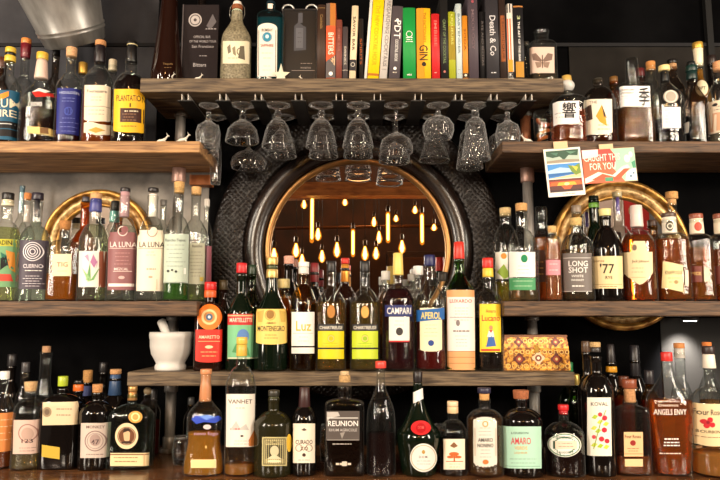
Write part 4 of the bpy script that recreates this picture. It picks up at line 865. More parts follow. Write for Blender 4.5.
BK('squat olive green rum bottle with cream portrait label', 'cnt', YN, 273, 38, 398, 424, 411, 11, 'olive', None, [('cap', 390, 396, 11.5, 11.5, (50, 48, 40)), ('sleeve', 396.2, 409, 10, 11, (60, 62, 34))],
   [L(262, 437, 287, 466, (196, 184, 130), R(263.4, 438.4, 285.6, 464.6, (90, 84, 52)), R(264.4, 439.4, 284.6, 463.6, (190, 178, 128)), R(265.6, 445, 283.4, 459, (70, 66, 44)), D(274.5, 451, 4.4, 5.4, (206, 196, 160)), P((214, 206, 170), (267, 459), (274, 454), (282, 459)), T('DIPLOMATICO', 274.5, 442.2, 17, 2.6, (70, 66, 44)), D(274.5, 461.2, 7, 1.4, (230, 220, 180))), L(286.5, 434, 291.5, 452, (216, 176, 50), name='gold_seal', shape='oval')], q=.75)
BK('slim black bottle with cream label of scrolling script', 'cnt', YN, 304, 25, 395, 420, 406, 9.5, 'black', None, [('sleeve', 387, 408, 10, 12, (58, 34, 34)), ('band', 395, 406, 4, 4, (200, 190, 186))],
   [L(293, 423.5, 315, 463, (238, 226, 206), P((90, 80, 70), (301, 430), (304, 428), (307, 430), (304, 431)), T('CURADO', 304, 442, 17, 4.4, (70, 56, 50)), O(299, 448, 3, 3.6, (120, 100, 90)), O(309, 448, 3, 3.6, (120, 100, 90)), T('XO', 304, 448.5, 8, 4, (110, 80, 60)), D(304, 455, 1.8, 1.8, (70, 50, 44)), LN(1, 296, 312, 460, 460, (150, 130, 120), .6))], q=.75)
BK('square brown spirit bottle with grey map label and cork', 'cnt', YN, 344.5, 39, 386, 404, 399, 13, 'smoke', ((48, 28, 18), 432, .5), [('cork', 371, 375, 9, 9, (226, 196, 150)), ('cork', 375.2, 382, 11.5, 11.5, (206, 166, 110))],
   [L(326, 411, 359.5, 440.5, (84, 76, 72), P((190, 184, 178), (327, 412), (338, 412), (340, 416), (330, 418), (327, 422)), R(327, 417.6, 358, 418.4, (230, 226, 220)), T('REUNION', 343, 423.5, 30, 5.4, (244, 240, 236)), T('RHUM AGRICOLE', 343, 430, 28, 2.8, (190, 184, 180)), P((150, 144, 138), (340, 433), (345, 432), (342, 439)), R(327, 439.6, 359, 440.2, (160, 154, 148))), L(327, 441, 359, 468, None, LN(1, 328, 356, 444, 444, (200, 190, 180), .8), name='printed_line'), L(327, 458, 359, 468, None, LN(1, 335, 352, 464, 464, (214, 200, 180), 2), R(342, 461.5, 347, 466, (206, 196, 180)), name='printed_lines')], q=.92, n=5, dep=.62)
BK('unlabelled clear bottle half full of dark liquid with red cap', 'cnt', YN, 381, 29, 370, 408, 392, 7.5, 'clear', ((36, 14, 14), 433, .6), [('cap', 361, 368, 11, 11, (226, 70, 60))], [], pts=[(479, 14), (472, 14.4), (440, 14.4), (424, 14.4), (410, 13.2), (400, 10), (391, 6), (382, 4.4), (366, 4)])
BK('broad dark green liqueur bottle with red wax seal and white round label', 'cnt', YN, 418.5, 44, 382, 424, 404, 9, 'darkgreen', None, [('cap', 371, 384, 10, 9, (30, 24, 26)), ],
   [L(413.4, 390, 424, 401, (236, 234, 230), name='neck_label', tilt=-.45), L(411, 420.5, 431, 435, (206, 30, 34), D(421, 428, 5, 5, (170, 18, 24)), T('DOM', 421, 427.5, 6, 3, (226, 90, 84)), shape='oval', name='wax_seal'),
    L(410, 443.5, 437, 472, (238, 234, 226), O(423.5, 457.8, 12, 12.8, (190, 180, 150)), D(423.5, 452, 1.6, 2, (190, 150, 70)), T('D.O.M.', 423.5, 457, 9, 2.4, (110, 90, 90)), LN(2, 416, 431, 461, 464, (160, 150, 150), .5), shape='oval')],
   pts=[(479, 15.5), (472, 17), (452, 20), (440, 22), (432, 21.4), (424, 16), (416, 11.6), (408, 8.2), (400, 5.6), (392, 5), (382, 4.6)])
BK('small bottle with cream cap and cream label of a rust brown tree', 'cnt', YN, 453.5, 27, 410, 432, 420, 10, 'clear', ((34, 16, 12), 438, .6), [('cap', 401, 406, 11, 11, (238, 208, 170)), ('sleeve', 406.2, 413, 11, 11, (228, 194, 150))],
   [L(443.5, 439, 465, 469.5, (242, 230, 206), P((130, 90, 60), (450, 446), (454, 442), (458, 446), (454, 448)), R(453.6, 453, 455, 462, (176, 84, 40)), D(454, 454, 5, 2, (196, 100, 50)), D(450.5, 457, 3.6, 1.4, (196, 100, 50)), D(458, 457, 3.6, 1.4, (196, 100, 50)), R(446, 461, 463, 461.8, (196, 100, 50)), LN(2, 447, 462, 464, 467, (180, 140, 100), .5))], q=.75)
BK('clear amber bottle with lacy white paper label and navy topped cork', 'cnt', YN, 485.5, 36, 399, 420, 409, 11, 'clear', ((226, 176, 110), 418, .08), [('cork', 393, 400, 10, 9.5, (226, 170, 104)), ('cap', 387.5, 393, 13.5, 13.5, (44, 42, 66))],
   [L(473.5, 417, 497, 467, (228, 222, 210), O(485.5, 424, 2, 3, (214, 150, 50)), LN(3, 477, 494, 428, 435, (160, 150, 140), .5), T('AMARO', 485.5, 440, 15, 4, (60, 66, 66)), T('NONINO', 485.5, 445.5, 16, 4, (60, 66, 66)), LN(3, 478, 493, 450, 457, (160, 156, 150), .5), D(485.5, 462, 3, 2.4, (226, 120, 60)), R(474, 428, 475.6, 456, (206, 196, 180)), R(495.4, 428, 496.6, 456, (206, 196, 180)), shape='frill')], q=.85)
BK('black squat bottle with large mint green label and red lettering', 'cnt', YN, 522.5, 41, 398, 420, 408, 11.5, 'black', None, [('cork', 390, 398.5, 16, 15, (176, 104, 64))],
   [L(504, 426.5, 541.5, 468.5, (178, 222, 200), T('LOUISON', 520, 433, 17, 2.2, (70, 80, 76)), T('AMARO', 521, 441, 20, 7, (206, 70, 80)), T('VERDE', 521, 448, 13, 3.4, (226, 176, 100)), T('LIQUEUR', 521, 453, 13, 2.4, (216, 170, 110)), LN(2, 508, 538, 459, 463, (130, 170, 150), .6), R(506, 466, 540, 466.6, (130, 176, 156)))], q=.8)
BK('clear round bottle with oval white label edged green and red cap', 'cnt', YN, 565, 38, 412, 434, 422, 9, 'clear', ((60, 26, 16), 436, .25), [('cap', 404.5, 410, 10.5, 10.5, (206, 36, 40)), ('cap', 410.2, 414, 8.5, 8.5, (180, 28, 34))],
   [L(549, 433, 581.5, 457, (232, 232, 222), D(565, 445, 15.6, 11.4, (64, 120, 84)), D(565, 445, 14.6, 10.4, (236, 234, 226)), T('PEPPERMINT', 565, 437.6, 18, 2.4, (60, 90, 70)), R(555, 441, 577, 449, (238, 214, 190)), P((40, 70, 50), (553.5, 441), (555.5, 441), (555.5, 449), (553.5, 449)), LN(2, 557, 575, 443.5, 446.5, (150, 110, 90), .5), T('DRUGGISTS', 565, 452.5, 16, 2, (60, 90, 70)), shape='oval')], q=.85)
BK('tall dark bottle with slim white label painted with red cherries', 'cnt', YN, 599, 32, 356, 392, 374, 10, 'black', None, [('sleeve', 347, 352, 10, 10.5, (50, 46, 46)), ('cork', 342, 347, 10.5, 10.5, (206, 170, 116))],
   [L(588.5, 397.5, 611.5, 456, (240, 238, 224), T('KOVAL', 600, 404, 17, 3.8, (80, 70, 70)), *[P(c_, (x_ - 3, y_ + 1), (x_, y_ - 2.4), (x_ + 3.4, y_ - 1), (x_ + .6, y_ + 2.2)) for x_, y_, c_ in ((595, 417, (176, 204, 60)), (600, 422, (200, 214, 80)), (598, 431, (176, 204, 60)), (594, 445, (196, 214, 70)), (600, 446, (170, 200, 50)), (606, 447, (196, 214, 70)), (606, 424, (190, 210, 70)), (594, 428, (210, 220, 90)))], *[P((140, 160, 60), (x_, y_), (x_ + .8, y_), (x2 + .8, y2), (x2, y2)) for x_, y_, x2, y2 in ((593, 449, 600, 424), (600, 424, 606, 410))], D(605, 418, 2.6, 2.6, (196, 40, 60)), D(600.5, 414.5, 2.2, 2.2, (206, 60, 70)), D(604.5, 430, 2.6, 2.6, (196, 40, 60)), D(601.5, 439, 2.6, 2.6, (206, 50, 64)), D(607, 441, 2.4, 2.4, (186, 36, 56)), D(594, 437, 2, 2, (206, 70, 80)))], q=.8)
BK('square faceted bourbon bottle with round brown stopper and peach label', 'cnt', YN, 632, 33, 400, 410, 405, 13, 'clear', ((206, 120, 56), 456, .2), [('cap', 379, 388, 14.5, 14, (136, 72, 48)), ('cork', 388.2, 402, 10.5, 11.5, (206, 150, 100))],
   [L(624, 432, 643, 456.5, (236, 190, 140), T('Four Roses', 633, 436.5, 16, 3.4, (90, 50, 40)), D(633, 443, 2.8, 2.8, (150, 40, 36)), LN(2, 626, 640, 448.5, 451, (150, 90, 60), .6), R(624.5, 453.5, 642.5, 454.1, (190, 130, 90))), L(624.5, 459, 642.5, 466.5, (236, 200, 150), name='lower_label')], q=.6, n=5, dep=.62)
BK('flared wing shaped amber bourbon bottle with white capitals and red cap', 'cnt', YN, 671, 44, 358, 392, 376, 10, 'clear', ((230, 122, 36), 400, .2), [('cap', 352, 361, 11, 11, (214, 50, 46))],
   [L(652, 395, 690, 465, None, T('Kentucky straight', 670, 401.5, 22, 1.6, WHITE), T('ANGELS ENVY', 671, 412, 32, 5.8, (246, 240, 230)), T('Distinct', 669, 405.2, 20, 2.6, (236, 226, 210)), name='printed_letters'), L(652, 436, 690, 465, None, LN(1, 664, 679, 439, 439, WHITE, 1.4), LN(2, 663, 680, 442.5, 445.5, WHITE, 1.2), LN(1, 657, 684, 453.5, 453.5, (236, 220, 200), 1), name='small_print')],
   pts=[(479, 16), (472, 16.6), (440, 19.6), (418, 21.6), (408, 22.2), (400, 21.6), (392, 18), (384, 12.4), (376, 7.6), (368, 5.4), (356, 5)], dep=.6, n=2.6)
BK('bourbon bottle with cream label and red roses at far right of counter', 'cnt', YN, 714, 43, 362, 404, 386, 10, 'clear', ((232, 164, 84), 452, .4), [('band', 354, 368, 11, 12.5, (238, 230, 214)), ('cap', 346, 353.8, 12, 12, (52, 40, 40)), ('band', 357, 365, 6, 6, (214, 70, 50))],
   [L(697, 404, 731, 444, (240, 218, 170), T('Four Roses', 712, 412.5, 25, 5.8, (70, 50, 44)), *[D(709 + dx, 423 + dy, 2.6, 2.6, (206, 40, 50)) for dx, dy in ((-3, -1), (2, -3), (4, 2), (-1, 3), (0, 0))], D(709, 422.6, 1.6, 1.6, (150, 20, 34)), T('BOURBON', 711, 432, 19, 3, (90, 70, 50)), LN(1, 700, 724, 437.5, 437.5, (150, 110, 80), .7), shape='smile')], q=.7)
for (lab, x, w, top, ys, ye, nw, gl, lq, cp, lb, yy) in [
    ('dark slim bottle neck close behind the cherry label bottle', 589, 20, 352, 394, 376, 7, 'black', None, [('cap', 341, 352, 8, 8, (80, 60, 46))], [], .0),
    ('green capped bottle behind the oval label and cherry label bottles', 571, 22, 374, 400, 386, 8, 'green', None, [('cap', 362, 374, 8.5, 8.5, (30, 110, 60))], [], .15),
    ('gold capped green bottle left of the cherry label bottle', 577, 16, 384, 404, 392, 8, 'green', None, [('foil', 374, 385, 9, 9, (196, 170, 90))], [], .06),
    ('dark bottle with yellow collar under the right middle shelf', 614, 20, 362, 392, 376, 9, 'black', None, [('cap', 344, 366, 7, 9, (34, 30, 32)), ('band', 366.2, 372, 10.5, 11, (226, 160, 40))], [], .15),
    ('black capsuled wine shaped bottle under the right middle shelf', 638, 20, 360, 392, 376, 9, 'black', None, [('sleeve', 345, 376, 9, 10, (28, 26, 30))], [], .15),
    ('dark topped amber bottle between peach label and flared bourbon bottles', 652, 18, 382, 402, 390, 8, 'amber', ((150, 70, 24), 400, .4), [('cap', 370, 384, 9, 9, (40, 36, 40))], [], .06),
    ('orange corked clear bottle right of the flared bourbon bottle', 684, 20, 352, 398, 380, 9.5, 'clear', ((220, 190, 120), 410, .2), [('cork', 343, 348, 10.5, 10.5, (214, 140, 80)), ('band', 348.2, 358, 10, 10.5, (190, 184, 176))], [L(680, 404, 692, 446, (226, 222, 214), P((70, 110, 170), (683, 420), (688, 416), (690, 426), (685, 428)))], .06),
    ('orange topped bottle behind the roses label bourbon', 712, 20, 352, 392, 376, 9, 'clear', ((206, 150, 80), 400, .25), [('cork', 342, 352, 9, 9, (226, 130, 60))], [], .08),
    ('amber bottle in shadow behind the peach label bourbon', 626, 20, 384, 402, 392, 9, 'amber', ((190, 100, 40), 396, .4), [('cap', 376, 386, 10, 10, (90, 50, 36))], [], .06)]:
    BK(lab, 'cnt', yy, x, w, top, ys, ye, nw, gl, lq, cp, lb)
# ------------------------------------------------------------------ books on the top shelf
GBK = 'cocktail books standing on the top shelf'
paper_m = textured('page_edges', (190, 178, 152), (226, 216, 192), (1, 1, 120), 3, .8, .1)
def book(cap, x0, x1, ytop, col, arts=(), lean=0, Y=.03, depth=.17, cloth=.55, label_cols=None):
    """spine from x0 to x1 (pixels, at the shelf), standing with its spine to the room"""
    h = zz(ytop, Y) - Z_TOP; pm = (ytop + 78) / 2; k = kk(pm, Y)
    w = (x1 - x0) * k * .985; X = ((x0 + x1) / 2 - 360) * k
    ox = X + (w / 2 if lean > 0 else -w / 2)
    o = thing('book', (ox, Y, Z_TOP), cap, 'book', GBK, (0, math.radians(lean), 0))
    m = plain(col, cloth, 0, .4, 'book_cover')
    dx = X - ox; bt = .0022; mb = MB()
    # rounded spine strip, then two boards
    n = 8; vs = []; fs = []
    for i in range(n + 1):
        u = -1 + 2 * i / n
        y = -.0025 * (1 - u * u)
        for z in (0, h): vs += [(dx + u * w / 2, y, z)]
    for i in range(n): fs.append((2 * i, 2 * i + 2, 2 * i + 3, 2 * i + 1))
    m0 = len(vs)
    vs += [(x_, y_ + .003, z_) for x_, y_, z_ in vs]
    for i in range(n):
        a = m0 + 2 * i; fs.append((a + 1, a + 3, a + 2, a))
        fs.append((2 * i + 1, 2 * i + 3, a + 3, a + 1)); fs.append((2 * i, a, a + 2, 2 * i + 2))
    mb.add(vs, fs, m)
    mb.box(dx - w / 2, dx - w / 2 + bt, .0, depth, 0, h, m); mb.box(dx + w / 2 - bt, dx + w / 2, .0, depth, 0, h, m)
    cxp = (x0 + x1) / 2
    for i, ar in enumerate(flat(arts)):
        v2, f2, c = art_shapes(ar); vv = []
        for px, py in v2:
            lx = max(-w / 2, min(w / 2, (px - cxp) * k)); u = lx / (w / 2)
            vv.append((dx + lx, -.0025 * (1 - u * u) - .0008 - .00006 * min(i, 60), max(.0005, min(h - .0005, zz(py, Y) - Z_TOP))))
        mb.add(vv, f2, plain(c, .5, 0, .3, 'print'), False)
    mb.build('cover', o)
    mb = MB(); mb.box(dx - w / 2 + bt + .0003, dx + w / 2 - bt - .0003, .004, depth - .004, .003, h - .004, paper_m); mb.build('pages', o)
    return o
LT = (214, 206, 190)
book('dark brown book with gilt spine lettering, leftmost upright beside the black bottle picture', 317.2, 325.4, 5, (62, 42, 30), [TV('Cocktails', 321.5, 22, 14, 3, (150, 116, 70)), R(317, 8, 325, 8.6, (120, 90, 50))])
book('orange and charcoal book titled Bitters in white', 326, 335.6, 3.5, (196, 84, 40), [R(326, 0, 330, 27, (90, 80, 76)), R(330, 3, 335.6, 27, (176, 108, 40)), R(326, 26, 335.6, 60, (206, 84, 44)), TV('BITTERS', 331, 44, 22, 5.4, (246, 230, 210)), P((90, 84, 84), (326, 62), (335.6, 55), (335.6, 78), (326, 78)), P((214, 180, 140), (330, 60), (335, 56), (335, 66)), D(331, 74, 2, 2, WHITE)])
book('dusty reddish brown book just right of the Bitters book', 336, 342, 20, (128, 66, 54), [TV('HOME BAR', 339, 40, 24, 2.4, (160, 100, 84)), R(336, 28, 342, 28.5, (90, 44, 36))])
book('short charcoal grey book between reddish brown and cream spines', 342.6, 347.8, 27, (74, 66, 68), [TV('DRINKS', 345.2, 56, 18, 2, LT), R(342.6, 70, 348, 71, (150, 140, 130))])
book('cream book with black lettering leaning right', 349, 355.4, 6, (236, 214, 178), [TV('SAVOR BAR', 352, 34, 34, 2.6, BLACK), R(349, 60, 355.6, 71, (44, 40, 44)), O(352.2, 65, 1.6, 2.2, LT)], lean=2.2)
book('narrow black book with dull orange spine print behind the cream book', 359.2, 363.4, 19, (34, 28, 26), [TV('SPIRITS', 361, 52, 26, 2, (190, 96, 40))], Y=.045)
book('slim white book edge pressed against the big yellow book', 363.8, 366.6, -6, (232, 230, 224), [], lean=4.2)
book('tall bright yellow book with faint spine lettering', 367, 378.2, -8, (246, 208, 10), [TV('THE NEW COCKTAIL HOUR', 372.6, 36, 60, 4, (206, 170, 20)), R(367, 74, 378, 76.4, (170, 100, 20))], lean=4.2)
book('tall white and grey speckled book leaning right beside the yellow book', 378.8, 386.4, -6, (206, 200, 194), [TV('REGARDING COCKTAILS', 383.4, 34, 66, 3.6, (130, 124, 122)), LN(12, 380, 386.6, 4, 70, (160, 154, 150), .5)], lean=4.2)
book('grey book with bold white PDT lettering', 388.3, 399.2, 6.5, (84, 76, 80), [TV('PDT', 394.5, 30, 18, 6.4, WHITE), TV('COCKTAIL BOOK', 394.5, 51, 22, 3, WHITE), D(394, 69, 1.6, 1.6, WHITE), D(394, 20.5, 1.4, 1.4, WHITE), LN(1, 391, 397, 73, 73, LT)], lean=3.2)
book('thick bright green book with small white emblem', 403, 415.6, 8, (28, 148, 66), [O(409.3, 34.5, 2.6, 3.2, WHITE), LN(3, 405, 413.6, 38, 42, WHITE, .8), T('eat', 409, 75, 5, 1.8, WHITE)], lean=0)
book('yellow and mustard book with bold black GIN lettering', 416.6, 430.6, 8.5, (246, 190, 30), [R(416.6, 8, 424, 78, (206, 140, 26)), TV('GIN', 423.4, 53, 15, 8.4, (40, 30, 20)), D(423.6, 64.5, 2.2, 2.2, (40, 30, 20)), TV('THE DICTIONARY', 424.6, 28, 30, 3, (170, 110, 20))])
book('bright red book with pale spine lettering', 431.6, 439.6, 14, (202, 34, 38), [TV('IMBIBE', 435.6, 34, 26, 3, (236, 110, 100)), LN(1, 433, 438, 73, 73, (236, 150, 140))])
book('black book with greenish lettering between red and olive spines', 440.4, 448, -4, (26, 25, 25), [TV('CRAFT OF THE COCKTAIL', 444.2, 42, 44, 2.8, (120, 140, 96)), D(444, 72, 1.2, 1.2, (180, 110, 100))])
book('olive and chartreuse green book', 448.6, 455.4, 12, (170, 176, 40), [R(448.6, 26, 455.4, 60, (150, 130, 30)), TV('LIQUEURS', 452, 30, 30, 2.6, (210, 210, 110))])
book('slim pale blue white book', 456, 461.8, 4, (198, 214, 216), [TV('BARTENDER', 459, 34, 40, 2, (110, 130, 140)), LN(2, 457, 461, 70, 74, (150, 160, 160), .5)])
book('orange mustard book shorter than the pale blue one', 462.4, 467.8, 16, (212, 136, 34), [TV('SODA', 465, 40, 22, 2.2, (150, 86, 20)), R(462.4, 73.5, 467.8, 78, (40, 30, 26)), D(465, 75.6, 1.2, 1.2, CREAM)])
book('tall muted plum grey book', 468.4, 478, -8, (78, 68, 76), [TV('MIXOLOGY', 473, 30, 40, 3, (110, 90, 96)), D(473, 2, 1.4, 1.4, (150, 70, 80))])
book('short black book tucked between plum grey and charcoal books', 479.6, 485.4, 12, (22, 21, 23), [TV('RYE AND BITTERS', 482.6, 44, 44, 2.2, (96, 90, 90))], Y=.04)
book('tall charcoal book with silver script lettering', 486, 498.6, -8, (52, 50, 54), [TV('Death & Co', 492.6, 36, 40, 6, (206, 204, 206)), LN(1, 489, 496, 73, 73, (200, 200, 200), 1)])
book('dark brown book with orange lettering panel', 499.4, 505.8, -6, (48, 34, 28), [R(500.6, 16, 504.8, 62, (140, 74, 30)), TV('TECHNIQUE', 502.8, 38, 42, 2.4, (70, 36, 20))])
book('narrow white and orange red book with black foot', 507.4, 513.2, 4, (236, 230, 220), [R(507.4, 4, 511, 13, (34, 30, 30)), R(507.4, 19, 511, 60, (232, 92, 40)), R(507.4, 60, 512.2, 72, (240, 150, 40)), R(507.4, 72, 513.2, 78, (24, 22, 22)), T('K', 510, 75, 3, 3.6, WHITE)])
book('black book with gold band and white lettering, rightmost of the row', 514, 523.8, 6, (28, 27, 30), [R(514, 6, 523.8, 7.6, (170, 110, 50)), TV('THE ART OF THE BAR', 519, 42, 40, 2.2, WHITE), TV('3', 519, 18, 4, 3, (180, 190, 140)), R(515, 62, 523, 77.6, (180, 130, 40))])
# ---- other things on the top shelf
GT = 'bottles on the top shelf'
bottle('tall tapering dark brown bottle at the left end of the top shelf', 'top', .06, 167.5, 30, -26, 20, -10, 9, 'brown', None, [('cork', -32, -26, 9, 9, (190, 140, 90))],
    [L(158, 56, 176, 70, None, T('Tequila', 168, 64, 10, 2.4, (130, 100, 60)), LN(1, 163, 173, 67.5, 67.5, (110, 84, 50), .6), name='faint_lettering')],
    pts=[(80, 15), (76, 15.4), (60, 13.6), (40, 11.4), (20, 9.4), (0, 7.6), (-16, 6), (-26, 5)], group=GT)
bottle('speckled stoneware swing top bottle with cream figure label', 'top', .07, 236, 31, 12, 34, 20, 11, 'stone', None, [('ball', 9, 16, 11, 11, (196, 214, 184)), ('cork', 5.5, 10, 10.5, 11, (150, 84, 44)), ('cap', 2, 6.5, 8, 9.4, (236, 228, 216))],
    [L(222.6, 41, 249, 63.5, (232, 222, 190), P((120, 110, 90), (227, 47), (230, 44), (231, 52), (228, 54)), O(240.5, 51.5, 3, 4, (110, 100, 80)), P((100, 92, 74), (238, 58), (240, 46), (244, 46), (245, 60)), P((140, 130, 104), (232, 48), (235, 46), (236, 56), (233, 54)), LN(1, 225, 240, 58, 58, (120, 110, 90), .6))],
    pts=[(80, 14), (76, 15), (60, 14.8), (44, 14.8), (36, 13.6), (28, 9), (22, 6), (16, 5.6), (12, 5.4)], group=GT)
B_ = [o for o in bpy.data.objects if o.get('label', '').startswith('speckled stoneware')][0]
k_ = kk(15, .07); hz = lambda p: zz(p, .07) - Z_TOP
mb = MB()
mb.tube([(-6.2 * k_, 0, hz(19)), (-7.6 * k_, 0, hz(14)), (-7.2 * k_, 0, hz(8)), (-4.6 * k_, 0, hz(4.5)), (0, 0, hz(3.5)), (4.6 * k_, 0, hz(4.5)), (7.2 * k_, 0, hz(8)), (7.6 * k_, 0, hz(14)), (6.2 * k_, 0, hz(19))], .0011, plain((150, 146, 138), .35, .9), 8)
mb.build('wire_bail', B_)
mb = MB(); mb.tube([(0, 0, 0), (.012, -.004, .02), (.02, -.004, .035)], .0016, plain((60, 60, 50), .7), 6)
for a in range(5):
    t = 2 * math.pi * a / 5; mb.ball((.02 + .012 * math.cos(t), -.006, .035 + .012 * math.sin(t)), (.009, .004, .006), plain((84, 76, 100), .6), 10, 6)
o = mb.build('dried_flower', None, (xx(246, 46, .03), .03, Z_TOP + .055))
bpy.data.objects.remove(o)
bottle('flat teal blue gin bottle with arched white label', 'top', .07, 270, 26, 4, 18, 12, 8.5, 'blue', ((60, 150, 160), 20, .3), [('cap', 2, 10, 8.5, 8.5, (24, 40, 50))],
    [L(257.5, 23, 277, 76.5, (234, 224, 208), R(258.4, 30, 259, 75.6, (60, 56, 60)), R(275.4, 30, 276, 75.6, (60, 56, 60)), T('BOMBAY', 267, 30, 11, 3.2, (40, 36, 40)), O(267, 37, 4.2, 5, (120, 150, 170)), D(267, 37, 4, 4.4, (40, 130, 160)), D(267, 36.4, 1.8, 2, (200, 220, 220)), T('SAPPHIRE', 267, 45.4, 13, 3, (150, 50, 46)), LN(2, 261, 273, 53, 58, (170, 160, 150), .6), LN(2, 262, 272, 66, 70, (190, 180, 160), .5), shape='arch'), L(267.5, 3.5, 272.4, 8.5, (240, 222, 206), name='cap_label')],
    q=.85, n=4.5, dep=.65, group=GT)
bottle('small clear apothecary bottle with butterfly on pinkish label', 'top', .07, 542.5, 27, 32, 47, 42, 13, 'clear', ((200, 180, 150), 72, .1), [('glass', 31, 35, 15, 13, (235, 235, 235))],
    [L(530.5, 47, 554.5, 73, (214, 188, 172), P((120, 96, 84), (542, 60), (536, 53), (532, 54), (533, 60), (541, 62)), P((120, 96, 84), (543, 60), (548, 53), (553, 54), (552, 60), (544, 62)), P((140, 116, 100), (542, 62), (535, 62), (537, 68), (541, 67)), P((140, 116, 100), (543, 62), (550, 62), (548, 68), (544, 67)), R(542, 55, 543, 68, (80, 60, 50)))],
    q=.9, n=3.5, dep=.8, group=GT)
bottle('clear bottle half hidden between the last book and butterfly bottle', 'top', .12, 527, 13, 44, 56, 46, 5, 'clear', None, [('cap', 42, 46, 6, 6, (70, 66, 60))], [], group=GT)
# engraved plaque
Yq = .07
def slab(name, cap, cat, x0, x1, y0, Y, d, mat, arts, frame=None):
    X0, X1 = xx(x0, 70, Y), xx(x1, 70, Y); h = zz(y0, Y) - Z_TOP; ox = (X0 + X1) / 2
    o = thing(name, (ox, Y, Z_TOP), cap, cat)
    mb = MB(); mb.box(X0 - ox, X1 - ox, 0, d, 0, h, mat, .0015); 
    plane_art(mb, arts, Y, ox, Z_TOP)
    bx = mb.build('panel', o); 
    for v in bx.data.vertices: v.co.y -= 0 
    if frame:
        mb = MB(); mb.box(X0 - ox - .003, X0 - ox - .0005, -.001, d, 0, h, frame); mb.build('side_edge', o)
        mb = MB(); mb.box(X1 - ox + .0005, X1 - ox + .003, -.001, d, 0, h, frame); mb.build('side_edge', o)
    for c in o.children:
        if c.type == 'MESH':
            for v in c.data.vertices:
                if v.co.y > Y - .01: pass
    return o
GRY = (150, 144, 144)
def art_local(arts, Y): return arts
o = thing('engraved_plaque', (xx(200.5, 42, Yq), Yq, Z_TOP), 'smoked dark plaque with round white seal and etched lettering on the top shelf', 'plaque')
hq = zz(4.5, Yq) - Z_TOP; wq = 35 * kk(42, Yq)
mb = MB(); mb.box(-wq / 2, wq / 2, 0, .03, 0, hq, plain((38, 33, 34), .12, 0, .6), .0015)
ar = [D(194.5, 20, 6.6, 6.6, (176, 168, 164)), D(194.5, 20, 5.4, 5.4, (60, 54, 54)), D(194.5, 20, 4.4, 4.4, (176, 168, 164)), D(194.5, 20, 1.6, 1.6, (70, 60, 60)), P((90, 84, 86), (206, 26), (212, 14), (216, 22), (210, 30)),
      LN(1, 204, 217, 29, 29, GRY, .9), T('OFFICIAL BAR', 202, 37, 17, 2.6, GRY), T('OF THE WORLD TOUR', 203, 41.5, 27, 2.4, GRY), T('San Francisco', 203, 46.5, 22, 2.8, GRY), LN(1, 199, 208, 56, 56, GRY, .7), T('Bitters', 200.5, 65, 13, 3.8, GRY)]
for i, a_ in enumerate(flat(ar)):
    v2, f2, c = art_shapes(a_)
    mb.add([((px - 200.5) * kk(42, Yq), -.0005 - .00006 * min(i, 60), zz(py, Yq) - Z_TOP) for px, py in v2], f2, plain(c, .5, 0, .3, 'print'), False)
mb.build('panel', o)
mb = MB(); mb.box(-wq / 2 - .0045, -wq / 2 - .0005, -.001, .03, 0, hq, plain((92, 86, 88), .2)); mb.build('bevelled_edge', o)
bottle('black bottle standing behind the smoked plaque', 'top', .16, 200, 24, -6, 30, 10, 9, 'black', None, [('cap', -14, -6, 9.5, 9.5, BLACK)], [], group=GT)
# black framed bottle picture
Yp_ = .08
o = thing('framed_picture', (xx(299.5, 42, Yp_), Yp_, Z_TOP), 'black boxed picture of a grey etched bottle left of the books', 'picture')
hq = zz(10, Yp_) - Z_TOP; wq = 33 * kk(42, Yp_); kq = kk(42, Yp_)
mb = MB(); mb.box(-wq / 2, wq / 2, 0, .035, 0, hq, plain((17, 17, 19), .3), .001)
ar = [P((74, 74, 80), (294, 26), (298.6, 22), (303, 26), (306, 27), (306, 50), (294, 51)), R(298, 13, 302.4, 23, (80, 80, 86)), P((98, 98, 104), (296, 28), (303, 28), (303, 48), (296, 48)), LN(3, 297, 302, 33, 42, (70, 70, 76), .5), LN(1, 300, 314, 63.5, 63.5, GRY, .6), T('PROHIBITION', 306, 68, 10, 1.8, GRY), R(292, 70.4, 315, 70.9, GRY)]
for i, a_ in enumerate(flat(ar)):
    v2, f2, c = art_shapes(a_)
    mb.add([((px - 299.5) * kq, -.0005 - .00006 * min(i, 60), zz(py, Yp_) - Z_TOP) for px, py in v2], f2, plain(c, .5, 0, .3, 'print'), False)
mb.build('panel', o)
fm = plain((46, 44, 46), .35)
for nm, bb in (('frame_side', (-wq / 2 - .003, -wq / 2 - .0004, 0, hq)), ('frame_side', (wq / 2 + .0004, wq / 2 + .003, 0, hq)), ('frame_top', (-wq / 2 - .003, wq / 2 + .003, hq + .0004, hq + .003))):
    mb = MB(); mb.box(bb[0], bb[1], -.002, .035, bb[2], bb[3], fm); mb.build(nm, o)
# curled silver ribbon on top of the picture
mb = MB()
for sx in (-1, 1):
    pts = []
    for i in range(15):
        t = math.pi * (1.15 - 1.3 * i / 14)
        pts.append((sx * .036 + .017 * math.cos(t), .012, .0015 + .004 + .0135 * math.sin(t)))
    mb.tube(pts, .0026, plain((206, 204, 200), .3, .5), 8)
mb.tube([(-.02, .012, .004), (0, .012, .0035), (.02, .012, .004)], .0026, plain((206, 204, 200), .3, .5), 8)
tag(mb.build('curled_ribbon', None, (xx(299.5, 10, Yp_), Yp_, Z_TOP + hq + .0035)), 'curled silver ribbon lying on top of the black bottle picture', 'ribbon')
